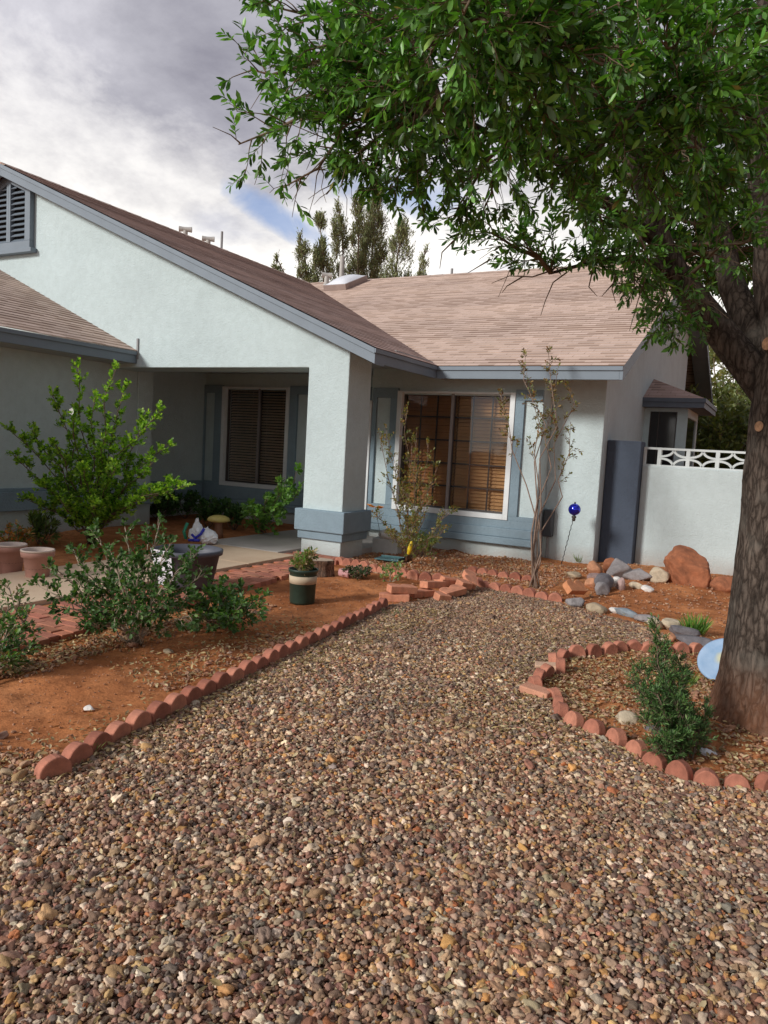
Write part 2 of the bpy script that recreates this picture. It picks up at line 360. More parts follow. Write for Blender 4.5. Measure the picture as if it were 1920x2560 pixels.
m = MB().box(XGF+0.001, XFR-0.041, YF, YF+0.04, ZEB-0.005, ZET-0.002).box(XGF+0.021, XFR-0.001, YF-0.02, YF-0.001, ZET-0.055, ZET-0.001); m.build('eave_fascia', mFascia, H, bevel=0.003)
m = MB().box(-8.70, -8.675, -1, Yg-0.004, 2.53, 2.705).box(-8.674, -8.655, -1, Yg-0.004, 2.65, 2.704); m.build('eave_fascia', mFascia, H, bevel=0.003)
m = MB().box(-8.672, -8.64, Yg-0.02, Yg-0.003, 2.60, 2.90); m.build('kickout_flashing', mGrayPipe, H)
# right-hand rake on the side wall
m = MB().prism([(XFR, YF, ZET-0.002), (XFR, YR, ZR-0.002), (XFR, YR, ZR-0.19), (XFR, YF+0.04, ZEB-0.005), (XFR, YF, ZEB-0.005)], (-0.04, 0, 0))
m.prism([(XFR, YR, ZR-0.002), (XFR, 2*YR-YF, ZET), (XFR, 2*YR-YF, ZEB), (XFR, YR, ZR-0.19)], (-0.04, 0, 0)); m.build('rake_fascia', mFascia, H)
m = MB().prism([(XFR-0.041, YF+0.05, ZEB+0.01), (XFR-0.041, YR, ZR-0.17), (XR, YR, ZR-0.17), (XR, YF+0.05, ZEB+0.01)], (0, 0, 0.02))
m.prism([(XFR-0.041, YR, ZR-0.17), (XFR-0.041, 2*YR-YF, ZEB), (XR, 2*YR-YF, ZEB), (XR, YR, ZR-0.17)], (0, 0, 0.02)); m.build('rake_soffit', mFascia, H)

# bands: main band proud 6 cm above a thinner lower step
def band(m, x0, x1, y0, y1, zt=0.629, zm=0.345, zb=0.235, o1=0.075, o2=0.04, sides='f'):
    e = {'f': (0, 0, 1, 0), 'fr': (0, 1, 1, 0), 'flr': (1, 1, 1, 1), 'r': (0, 1, 0, 0)}[sides]   # l, r, front, back
    for o, a, b in ((o1, zm, zt), (o2, zb, zm-0.001)):
        m.box(x0-o*e[0], x1+o*e[1], y0-o*e[2], y1+o*e[3], a, b)
    return m
band(MB(), XCL, XCR, Yg, Yc, sides='flr').build('column_band', mBlue, H, bevel=0.012)
m = band(MB(), XL, XWR, Yw, Yw+0.1, zt=0.43, zm=0.30, zb=0.196, o1=0.085, o2=0.11); m.build('window_sill_band', mBlue, H, bevel=0.01)
# pop-out frame round the big window: flat blue stucco with pale inset panels
def surround(name, x0, x1, zt, zb, yw, wl, wr, wt, wb, ins, o=0.055, hdr=None):
    """blue frame from x0..x1 with openings: window (wl..wr, wb..wt) and inset panels"""
    m = MB(); y0 = yw-o; y1 = yw-0.001
    (a0, a1), (b0, b1) = ins; zi = zt-0.15; zbt = wb+0.06
    m.box(x0, wl, y0, y1, zi, zt); m.box(wr, x1, y0, y1, zi, zt)                 # heads
    m.box(x0, a0, y0, y1, zbt, zi) if a0 > x0+0.005 else None
    m.box(a1, wl, y0, y1, zbt, zi); m.box(wr, b0, y0, y1, zbt, zi)
    m.box(b1, x1, y0, y1, zbt, zi) if b1 < x1-0.005 else None
    m.box(x0, wl, y0, y1, wb, zbt-0.0005); m.box(wr, x1, y0, y1, wb, zbt-0.0005); m.box(x0, x1, y0, y1, zb, wb-0.0005)
    return m.build(name, mBlue, H, bevel=0.004)
surround('window_surround', XL+0.045, XWR, 2.40, 0.43, Yw, wl0, wr0, wt0, wb0, ((-5.655, -5.41), (-3.283, XWR)))
MB().box(-5.655, -5.41, Yw-0.012, Yw-0.0005, 0.607, 2.25).build('inset_panel', mWall, H); MB().box(-3.283, XWR-0.002, Yw-0.012, Yw-0.0005, 0.607, 2.25).build('inset_panel', mWall, H)
surround('window_surround', -9.96, XCL-0.25, 2.49, 0.36, Yb, pl0, pr0, pt0, pb0, ((-9.9, -9.66), (-7.76, -7.45)))
m = band(MB(), -9.92, XL, Yb, Yb+0.05, zt=0.358, zm=0.30, zb=0.21, o1=0.09, o2=0.11); m.build('window_sill_band', mBlue, H, bevel=0.01)
m = MB()
for o, a, b in ((0.075, 0.345, 0.61), (0.05, 0.61, 0.655)): m.box(GX, GX+o, -1, 9.1, a, b)
for o, a, b in ((0.075, 0.345, 0.61), (0.05, 0.61, 0.655)): m.box(-9.92, -9.92+o, 9.1, Yb-0.1, a, b)
m.build('garage_band', mBlue, H, bevel=0.008)

# windows
def window(x0, x1, z0, z1, yw, nslat, blindmat, leftmat, sash, grid, bt):
    W = MB(); fw = 0.075; yo = yw-0.07
    for a in ((x0, x0+fw, z0, z1), (x1-fw, x1, z0, z1), (x0+fw, x1-fw, z0, z0+fw), (x0+fw, x1-fw, z1-0.03, z1)): W.box(a[0], a[1], yo, yw+0.12, a[2], a[3])
    f = W.build('window', mWhite, H, bevel=0.004)
    gx0, gx1, gz0, gz1 = x0+fw, x1-fw, z0+fw, z1-0.03; mid = gx0+(gx1-gx0)*sash
    B = MB(); t = 0.03; ys = yw+0.02
    for a, b in ((gx0, mid), (mid+0.0, gx1)):
        for q in ((a, a+t, gz0, gz1), (b-t, b, gz0, gz1), (a+t, b-t, gz0, gz0+t), (a+t, b-t, gz1-t, gz1)): B.box(q[0], q[1], ys, ys+0.035, q[2], q[3])
        ys += 0.001
    B.build('sash_frame', mBronze, f)
    MB().box(mid-0.022, mid+0.022, ys-0.03, ys-0.004, gz0, gz1).build('meeting_stile', plain('grey_metal_stile', (0.23, 0.2, 0.19), 0.4), f)
    if grid:
        G = MB()
        for a, b in ((gx0, mid), (mid, gx1)):
            for i in range(1, 3): xx = a+(b-a)*i/3; G.box(xx-0.011, xx+0.011, yw+0.062, yw+0.078, gz0, gz1)
            for j in range(1, 5): zz = gz0+(gz1-gz0)*j/5; G.box(a, b, yw+0.060, yw+0.0615, zz-0.011, zz+0.011).box(a, b, yw+0.0785, yw+0.08, zz-0.011, zz+0.011)
        G.build('muntin', mBronze, f)
    MB().box(gx0, mid, yw+0.045, yw+0.049, gz0, gz1).build('pane', leftmat, f)
    MB().box(mid, gx1, yw+0.045, yw+0.049, gz0, gz1).build('pane', mGlass if grid else leftmat, f)
    L = MB(); pitch_ = (gz1-gz0)/nslat
    for i in range(nslat):
        zz = gz0+pitch_*(i+0.5); 
        for a, b in ((gx0+0.01, (gx0+gx1)/2-0.012), ((gx0+gx1)/2+0.012, gx1-0.01)):
            dz = random.uniform(-0.0015, 0.0015); ti = bt+random.uniform(-0.04, 0.04)
            L.obox(((a+b)/2, yw+0.13, zz+dz), ((b-a)/2, 0, random.uniform(-0.002, 0.002)), (0, 0.028*math.cos(ti), 0.028*math.sin(ti)), (0, -0.0014*math.sin(ti), 0.0014*math.cos(ti)))
    L.build('blind', blindmat, f)
    MB().box(gx0, gx1, yw+0.165, yw+0.17, gz0, gz1).build('blind_backing', plain('brown_cloth', (0.30, 0.15, 0.06), 0.9, 0.1, 3, 0) if grid else mDark, f)
    C = MB()
    for a in (0.12, 0.38, 0.62, 0.88):
        xx = gx0+(gx1-gx0)*a; C.tube([(xx, yw+0.106, gz0), (xx, yw+0.106, gz1)], 0.002, 5)
    C.build('blind_cord', blindmat, f)
    return f
window(wl0, wr0, wb0, wt0, Yw, 33, mBlind, mScreen, 0.475, True, 1.0)
window(pl0, pr0, pb0, pt0, Yb, 34, mBlindDk, mDkGlass, 0.54, False, 0.6)
# front door edge in the porch return
D = MB().box(XL-0.055, XL+0.04, Yw-0.075, Yw-0.001, 0.1, 2.2).box(XL-0.055, XL-0.001, Yw-0.0005, Yb-0.02, 0.1, 2.12).build('door', mWhite, H, bevel=0.003)
MB().lathe([(0.001, 0), (0.03, 0.004), (0.03, 0.012), (0.012, 0.02), (0.012, 0.05), (0.028, 0.06), (0.033, 0.08), (0.022, 0.098), (0.001, 0.102)], (XL-0.056, Yw-0.02, 1.08), 20, Matrix.Rotation(-PI/2, 3, 'Y')).build('door_knob', plain('brass', (0.75, 0.5, 0.15), 0.25, 0.1, 5, 0, metal=1.0), D, smooth=True)
MB().box(XL-0.075, XL-0.056, Yw-0.06, Yw-0.0, 1.24, 1.32).build('deadbolt', mBronze, D, bevel=0.003)
# attic vent, pentagonal with louvres, right half in the photo
def vz(x, d): return gz(PK+abs(x-PK)) - d
V = MB(); ya = Yg-0.09; vx = 0.54; yv1 = Yg-0.001
def vtop(x): return 5.60 - S*abs(x-PK)
for sx in (-1, 1):
    for (a, b) in ((0.0, 0.05), (vx-0.13, vx)):
        xa, xb = PK+sx*a, PK+sx*b; V.prism([(xa, ya, 4.50), (xb, ya, 4.50), (xb, ya, vtop(xb)), (xa, ya, vtop(xa))][::sx], (0, yv1-ya, 0))
    xa, xb = PK+sx*0.05, PK+sx*(vx-0.13)
    V.prism([(xa, ya+0.001, vtop(xa)-0.15), (xb, ya+0.001, vtop(xb)-0.15), (xb, ya+0.001, vtop(xb)), (xa, ya+0.001, vtop(xa))][::sx], (0, yv1-ya-0.001, 0))
V.box(PK-vx, PK+vx, ya-0.001, yv1, 4.38, 4.50); V.box(PK-vx-0.07, PK+vx+0.07, ya-0.03, yv1, 4.31, 4.3795)
av = V.build('attic_vent', mFascia, H, bevel=0.006)
Lv = MB(); 
for sx in (-1, 1):
    z = 4.53
    while z < vtop(PK)-0.17:
        xa = PK+sx*0.05; xb = PK+sx*min(vx-0.13, (vtop(PK)-0.15-z)/S+0.02); Lv.obox(((xa+xb)/2, ya+0.045, z), (abs(xb-xa)/2, 0, 0), (0, 0.035, 0.03), (0, -0.004, 0.0045)); z += 0.085
Lv.build('louvre', mFascia, av); MB().prism([(PK-vx+0.06, Yg-0.012, 4.45), (PK+vx-0.06, Yg-0.012, 4.45), (PK+vx-0.06, Yg-0.012, vtop(PK+vx-0.06)-0.05), (PK, Yg-0.012, vtop(PK)-0.05), (PK-vx+0.06, Yg-0.012, vtop(PK+vx-0.06)-0.05)], (0, 0.0105, 0)).build('vent_backing', mDark, av)
# roof furniture
def tvent(p, h=0.34, r=0.065):
    h *= 0.8; r *= 0.8
    m = MB().lathe([(r*1.8, -0.12), (r*1.5, 0.0), (r, 0.03), (r, h*0.62)], p, 18)
    c = Vector(p)+Vector((0, 0, h*0.72)); d = Vector((0.8, 0.55, 0)).normalized()*0.135
    m.tube([c-d, c-d*0.3, c+d*0.3, c+d], [r*1.15, r*0.95, r*0.95, r*1.15], 14)
    return m.build('roof_vent', mVent, H)
for X, Y, ph in ((463, 597, 1), (520, 620, 1)): tvent(px(X, Y, PK-0.25)+v3(0, 0, -0.02), 0.38)
def r2pt(x, y):                           # pixel -> main roof plane
    r = ray(x, y); k = (ZET-S*YF-CH)/(r[2]-S*r[1]); return Vector(CC+r*k)
p = px(553, 640, PK-0.3); MB().tube([p+v3(0, 0, -0.2), p+v3(0, 0, 0.55)], 0.028, 10).build('vent_pipe', mGrayPipe, H)
tvent(r2pt(816, 712), 0.42, 0.08); p = r2pt(853, 702); MB().tube([p+v3(0, 0, -0.2), p+v3(0, 0, 0.62)], 0.06, 14).build('vent_pipe', mVent, H)
p = py(1125, 686, YR); MB().tube([p+v3(0, 0.1, -0.2), p+v3(0, 0.1, 0.16)], 0.03, 10).build('vent_pipe', mGrayPipe, H)
c = r2pt(866, 716); ux = v3(1, 0, 0); uy = v3(0, 1, S).normalized(); un = ux.cross(uy)
sk = MB().obox(c+un*0.07, ux*0.32, uy*0.56, un*0.08).build('skylight', plain('skylight_curb', (0.33, 0.25, 0.22), 0.6), H, bevel=0.01)
dm = MB(); nx = 12
for j in range(nx+1):
    for i in range(nx+1):
        a, b = i/nx*2-1, j/nx*2-1; h = 0.10*max(0, 1-abs(a)**3)*max(0, 1-abs(b)**3) if 0 < i < nx and 0 < j < nx else 0
        dm.v.append(tuple(c+un*(0.152+h)+ux*a*0.29+uy*b*0.53))
dm.f = [(j*(nx+1)+i, j*(nx+1)+i+1, (j+1)*(nx+1)+i+1, (j+1)*(nx+1)+i) for j in range(nx) for i in range(nx)]
dm.build('skylight_dome', plain('milky_acrylic', (0.8, 0.82, 0.86), 0.25, 0.03, 3, 0), sk, smooth=True)
# bay window on the side wall
by0, by1, bx1 = 13.96, 15.6, -1.55
m = MB().box(XR, bx1, by0, by0+0.05, 0.9, 1.45).box(XR, XR+0.1, by0, by0+0.05, 1.45, 2.45).box(-1.72, bx1, by0, by0+0.05, 1.45, 2.45).box(XR+0.1, -1.72, by0, by0+0.05, 2.38, 2.45)
m.box(bx1-0.05, bx1, by0+0.05, by1, 0.9, 1.45).box(bx1-0.05, bx1, by1-0.12, by1, 1.45, 2.45).box(bx1-0.05, bx1, by0+0.05, by1-0.12, 2.3, 2.45).box(XR, bx1, by1, by1+0.05, 0.9, 2.45)
bay = m.build('bay_window', mWall, H)
m = MB().box(XR+0.1, -1.72, by0+0.02, by0+0.03, 1.45, 2.38).box(bx1-0.03, bx1-0.02, by0+0.08, by1-0.12, 1.45, 2.3); m.build('pane', plain('dark_glass', (0.02, 0.018, 0.018), 0.08, 0.1, 3, 0), bay)
m = MB()
for xx in (XR+0.1, XR+0.24, -1.74): m.box(xx, xx+0.014, by0-0.004, by0+0.019, 1.45, 2.38)
m.build('muntin', mBronze, bay)
bz = 2.60; ex = -1.27; ey0, ey1 = 13.65, 15.95
m = MB(); m.add([(XR, ey0, bz), (ex, ey0, bz), (ex, ey1, bz), (XR, ey1, bz), (XR, 14.66, 3.02), (XR, 14.95, 3.02)], [(0, 1, 4), (1, 2, 5, 4), (2, 3, 5), (0, 4, 5, 3), (3, 2, 1, 0)])
m.build('bay_roof', mRoofShade, bay, uvf=lambda c: c[:, [0, 2]]*np.array([1, 2.3]))
m = MB().box(XR, ex, ey0, ey0+0.03, bz-0.16, bz-0.002).box(ex-0.03, ex, ey0+0.03, ey1, bz-0.16, bz-0.002).box(XR, ex+0.02, ey0-0.02, ey0-0.001, bz-0.07, bz-0.003).box(ex+0.001, ex+0.02, ey0, ey1, bz-0.07, bz-0.003).box(XR, ex-0.03, ey0+0.03, ey1, bz-0.155, bz-0.14)
m.build('bay_fascia', plain('dark_slate_paint', (0.10, 0.12, 0.15), 0.6), bay)
# utility box on the wall corner
m = MB().box(XWR+0.02, XWR+0.16, Yr-0.12, Yr-0.001, 0.33, 0.72); ub = m.build('meter_box', plain('dark_grey_metal', (0.045, 0.048, 0.055), 0.5), H, bevel=0.015)
MB().tube([(XWR+0.09, Yr-0.05, 0.33), (XWR+0.09, Yr-0.05, 0.02)], 0.018, 10).build('conduit', mGrayPipe, ub)

# ------------------------------------------------------------------ side-yard wall
mBlockWall = stucco('painted_block_wall', (0.55, 0.63, 0.63)); nt = mBlockWall.node_tree
bb = [n_ for n_ in nt.nodes if n_.type == 'BSDF_PRINCIPLED'][0]; co = coords(nt); sx_ = N(nt, 'ShaderNodeSeparateXYZ'); nt.links.new(co, sx_.inputs[0]); cx_ = N(nt, 'ShaderNodeCombineXYZ'); nt.links.new(sx_.outputs[0], cx_.inputs[0]); nt.links.new(sx_.outputs[2], cx_.inputs[1])
br = N(nt, 'ShaderNodeTexBrick'); nt.links.new(cx_.outputs[0], br.inputs['Vector'])
for k, v in (('Scale', 1.0), ('Brick Width', 0.4), ('Row Height', 0.2), ('Mortar Size', 0.008), ('Mortar Smooth', 0.6)): br.inputs[k].default_value = v
bump(nt, br.outputs['Fac'], bb, -0.35, 0.006, bb.inputs['Normal'].links[0].from_socket)
SW = empty('block_wall', (-1.79, 11.2, 0), 'pale painted side yard wall topped by a pierced decorative block course', 'wall')
m = MB().box(-1.79, 4.0, 11.2, 11.4, -0.1, 1.43); rel(m.build('wall_panel', mBlockWall, SW, bevel=0.01), SW)
m = MB(); bl = 0.40; z0, z1 = 1.431, 1.70; yb0, yb1 = 11.22, 11.34
x = -1.79; m.box(-1.79, 4, yb0, yb1, z0, z0+0.025).box(-1.79, 4, yb0, yb1, z1-0.03, z1)
m.box(-1.79, -1.765, yb0+0.001, yb1-0.001, z0+0.025, z1-0.03)
k = 0; xs = -1.72+0.14
x = -1.60
def arc(cx, cz, r0, a0, a1, sx=1):
    n = 8; P = [(cx+math.cos(a0+(a1-a0)*i/n)*r0, cz+math.sin(a0+(a1-a0)*i/n)*r0*1.0) for i in range(n+1)]
    t = 0.014
    for (xa, za), (xb, zb_) in zip(P[:-1], P[1:]):
        L = math.hypot(xb-xa, zb_-za); nx_, nz_ = -(zb_-za)/L*t, (xb-xa)/L*t
        m.prism([(xa+nx_, yb0+0.003, za+nz_), (xb+nx_, yb0+0.003, zb_+nz_), (xb-nx_, yb0+0.003, zb_-nz_), (xa-nx_, yb0+0.003, za-nz_)], (0, yb1-yb0-0.006, 0))
zi0, zi1 = z0+0.02, z1-0.025; zc = (zi0+zi1)/2; hh = (zi1-zi0)/2
while x < 3.9:
    m.box(x, x+0.05, yb0+0.001, yb1-0.001, z0+0.025, z1-0.03)
    a = x+0.05; b = x+0.38
    for cx in ((a+b)/2,):
        w2 = (b-a)/2
        # four arcs bowing towards the block centre leave a diamond-like star and four eyes
        for sx in (-1, 1):
            n = 8
            for sz in (-1, 1):
                P = [(cx+sx*w2-sx*math.cos(t_/n*PI/2)*w2*0.97, zc+sz*hh-sz*math.sin(t_/n*PI/2)*hh*0.86) for t_ in range(n+1)]
                for (xa, za), (xb, zb_) in zip(P[:-1], P[1:]):
                    L = math.hypot(xb-xa, zb_-za); nx_, nz_ = -(zb_-za)/L*0.015, (xb-xa)/L*0.015
                    m.prism([(xa+nx_, yb0+0.003, za+nz_), (xb+nx_, yb0+0.003, zb_+nz_), (xb-nx_, yb0+0.003, zb_-nz_), (xa-nx_, yb0+0.003, za-nz_)], (0, yb1-yb0-0.006, 0))
    x += 0.38
rel(m.build('pierced_block_course', plain('pale_block_paint', (0.58, 0.63, 0.62), 0.85, 0.06, 5, 0.2, 60), SW), SW)
pr = MB().box(-0.235, 0.235, -0.18, 0.18, -0.1, 1.77).build('pier', mPier, None, bevel=0.012); pr.location = (-2.03, 11.18, 0)
tag(pr, 'dark slate blue stucco pier between the house corner and the pale side yard wall', 'pier')

# ------------------------------------------------------------------ ground
def in_poly(P, poly):
    x, y = P[:, 0], P[:, 1]; c = np.zeros(len(P), bool); n = len(poly)
    for i in range(n):
        x0, y0 = poly[i]; x1, y1 = poly[(i+1) % n]
        k = ((y0 > y) != (y1 > y)) & (x < (x1-x0)*(y-y0)/(y1-y0+1e-12)+x0); c ^= k
    return c
def dist_poly(P, poly):
    d = np.full(len(P), 1e9)
    for i in range(len(poly)):
        a = np.array(poly[i]); b = np.array(poly[(i+1) % len(poly)]); ab = b-a; t = np.clip(((P-a)@ab)/(ab@ab+1e-12), 0, 1)
        d = np.minimum(d, np.hypot(*(P-(a+t[:, None]*ab)).T))
    return d
ROW0, ROW1 = (-2.70, 2.10), (-3.17, 6.05)
RING = [(0.20, 3.95), (0.07, 3.84), (-0.06, 3.77), (-0.19, 3.73), (-0.31, 3.74), (-0.43, 3.80), (-0.54, 3.90), (-0.66, 4.00), (-0.79, 4.05), (-0.92, 4.11), (-1.02, 4.22),
        (-1.07, 4.37), (-1.13, 4.52), (-1.27, 4.60), (-1.31, 4.76), (-1.30, 4.92), (-1.24, 5.08), (-1.33, 5.24), (-1.32, 5.42), (-1.24, 5.56), (-1.14, 5.67), (-1.06, 5.80), (-1.00, 5.95),
        (-0.92, 6.06), (-0.81, 6.10), (-0.69, 6.12), (-0.58, 6.22), (-0.48, 6.34)]
GRAV = [(-2.72, 2.05), (-3.20, 6.05), (-3.05, 6.55), (-2.95, 7.2), (-2.98, 7.75), (-2.4, 7.62), (-1.9, 7.5), (-1.62, 7.35), (-1.05, 7.05), (-0.75, 6.75), (-0.65, 6.3)] + \
       [(x-0.02, y-0.02) for x, y in RING[::-1][3:]] + [(0.6, 4.1), (3.5, 5.0), (5, 0.5), (3, -2.5), (-3.5, -2.5), (-4.2, 0.9), (-3.35, 1.75), (-2.95, 1.95)]
def vnoise(x, y, s, seed=0):
    r = np.random.default_rng(seed); out = 0
    for k in range(5):
        a = r.uniform(0, 2*PI); f = s*(1.0+0.37*k); out = out+np.sin((x*math.cos(a)+y*math.sin(a))*f+r.uniform(0, 6))*np.cos((-x*math.sin(a)+y*math.cos(a))*f*0.83+r.uniform(0, 6))
    return out/3
def axis(c0, c1, st, far):
    a = list(np.arange(c0, c1, st)); lo = []; s = st; p = c0
    while p > -far: s *= 1.35; p -= s; lo.append(p)
    hi = []; s = st; p = c1
    while p < far: s *= 1.35; p += s; hi.append(p)
    return np.array(lo[::-1]+a+hi)
def grid_mesh(name, xs, ys, zf, mat):
    X, Y = np.meshgrid(xs, ys); P = np.stack([X.ravel(), Y.ravel()], 1); Z = zf(P)
    nx_, ny = len(xs), len(ys); i = np.arange((ny-1)*(nx_-1)); r = i//(nx_-1); c = i % (nx_-1); a = r*nx_+c
    Fq = np.stack([a, a+1, a+1+nx_, a+nx_], 1)
    me = bpy.data.meshes.new(name); me.vertices.add(len(P)); me.vertices.foreach_set('co', np.column_stack([P, Z]).astype(np.float32).ravel())
    me.loops.add(Fq.size); me.loops.foreach_set('vertex_index', Fq.astype(np.int32).ravel()); me.polygons.add(len(Fq)); me.polygons.foreach_set('loop_start', np.arange(0, Fq.size, 4, dtype=np.int32))
    me.polygons.foreach_set('use_smooth', np.ones(len(Fq), bool)); me.update(calc_edges=True); me.materials.append(mat)
    o = bpy.data.objects.new(name, me); COL.objects.link(o); return o
def gz_(P):
    d = dist_poly(P, GRAV); inside = in_poly(P, GRAV)
    m = np.where(inside, 0, np.clip(d/0.35, 0, 1)); m = m*m*(3-2*m)
    near = (np.abs(P[:, 0]+2) < 9) & (P[:, 1] > -4) & (P[:, 1] < 14)
    x, y = P[:, 0], P[:, 1]
    h = 0.022*vnoise(x, y, 2.3, 1)+0.015*vnoise(x, y, 6.5, 2)+0.009*vnoise(x, y, 17, 3)+0.006*vnoise(x, y, 37, 4)
    h = h + 0.03*np.exp(-(((x+0.05)**2+(y-4.85)**2)/0.35))
    flat = np.clip((y-7.4)/0.8, 0, 1)*(x < -4.6) + ((x < -4.3) & (x > -6.9))*0.7
    return np.where(inside, -0.015, h*m*np.clip(1-flat, 0, 1)*near)
m, nt, b, _ = new_mat('red_dirt'); co = coords(nt)
n1 = noise(nt, 0.9, 6, 0.62, co, 0.6); n2 = noise(nt, 7, 8, 0.7, co); n3 = noise(nt, 60, 5, 0.7, co)
col = ramp(nt, n1.outputs[0], [(0.32, (0.36, 0.13, 0.05)), (0.5, (0.54, 0.215, 0.085)), (0.68, (0.66, 0.30, 0.135))])
col = mix(nt, 0.75, col, ramp(nt, n2.outputs[0], [(0.3, (0.42, 0.39, 0.37)), (0.5, (0.92, 0.92, 0.92)), (0.75, (1.2, 1.18, 1.12))]), 'MULTIPLY')
n4 = noise(nt, 2.6, 7, 0.7, co, 1.0); col = mix(nt, 0.7, col, ramp(nt, n4.outputs[0], [(0.36, (0.62, 0.56, 0.52)), (0.55, (1, 1, 1))]), 'MULTIPLY')
col = mix(nt, 0.5, col, ramp(nt, n3.outputs[0], [(0.3, (0.6, 0.58, 0.55)), (0.7, (1.25, 1.22, 1.2))]), 'MULTIPLY')
nt.links.new(col, b.inputs['Base Color']); b.inputs['Roughness'].default_value = 0.97; b.inputs['Specular IOR Level'].default_value = 0.1
p = bump(nt, n2.outputs[0], None, 0.7, 0.03); bump(nt, n3.outputs[0], b, 0.7, 0.008, p); mDirt = m
g = grid_mesh('ground', axis(-9.5, 3.0, 0.045, 900), axis(0.0, 12, 0.045, 900), gz_, mDirt); tag(g, kind='structure')
# gravel base sheet
m = MB(); m.add([(x, y, 0.0) for x, y in GRAV], [tuple(range(len(GRAV)))])
mGB, nt, b, _ = new_mat('gravel_fines'); co = coords(nt); vo = N(nt, 'ShaderNodeTexVoronoi', i_Scale=60.0); nt.links.new(co, vo.inputs['Vector'])
col = ramp(nt, vo.outputs[0], [(0.1, (0.17, 0.085, 0.045)), (0.5, (0.09, 0.045, 0.025))]); nt.links.new(col, b.inputs['Base Color']); b.inputs['Roughness'].default_value = 0.95; bump(nt, vo.outputs[0], b, -0.8, 0.01)
tag(m.build('gravel_bed', mGB), kind='structure')

# ------------------------------------------------------------------ pebbles (stuff, geometry nodes)
PEB = np.array([(0.42, 0.33, 0.25), (0.30, 0.22, 0.17), (0.21, 0.16, 0.145), (0.36, 0.25, 0.21), (0.48, 0.42, 0.36), (0.24, 0.155, 0.145), (0.16, 0.145, 0.145), (0.30, 0.29, 0.29),
                (0.44, 0.28, 0.13), (0.38, 0.17, 0.09), (0.56, 0.52, 0.46), (0.70, 0.68, 0.64), (0.34, 0.20, 0.17), (0.27, 0.27, 0.22), (0.46, 0.36, 0.21), (0.19, 0.11, 0.085), (0.33, 0.27, 0.24)])
PW = np.array([11, 10, 11, 9, 11, 8, 8, 5, 5, 2.5, 10, 4, 6, 2, 5, 11, 6]); PW = PW/PW.sum()
def pebmat():
    m, nt, b, _ = new_mat('pebble_stone'); a = N(nt, 'ShaderNodeAttribute', attribute_type='INSTANCER', attribute_name='pcol')
    n = noise(nt, 2.2, 5, 0.6, coords(nt)); c = mix(nt, 0.6, a.outputs[0], ramp(nt, n.outputs[0], [(0.3, (0.68, 0.66, 0.64)), (0.7, (1.25, 1.25, 1.25))]), 'MULTIPLY')
    nt.links.new(c, b.inputs['Base Color']); b.inputs['Roughness'].default_value = 0.72; b.inputs['Specular IOR Level'].default_value = 0.35
    n2 = noise(nt, 9, 3, 0.6, coords(nt)); bump(nt, n2.outputs[0], b, 0.25, 0.1); return m
mPeb = pebmat()
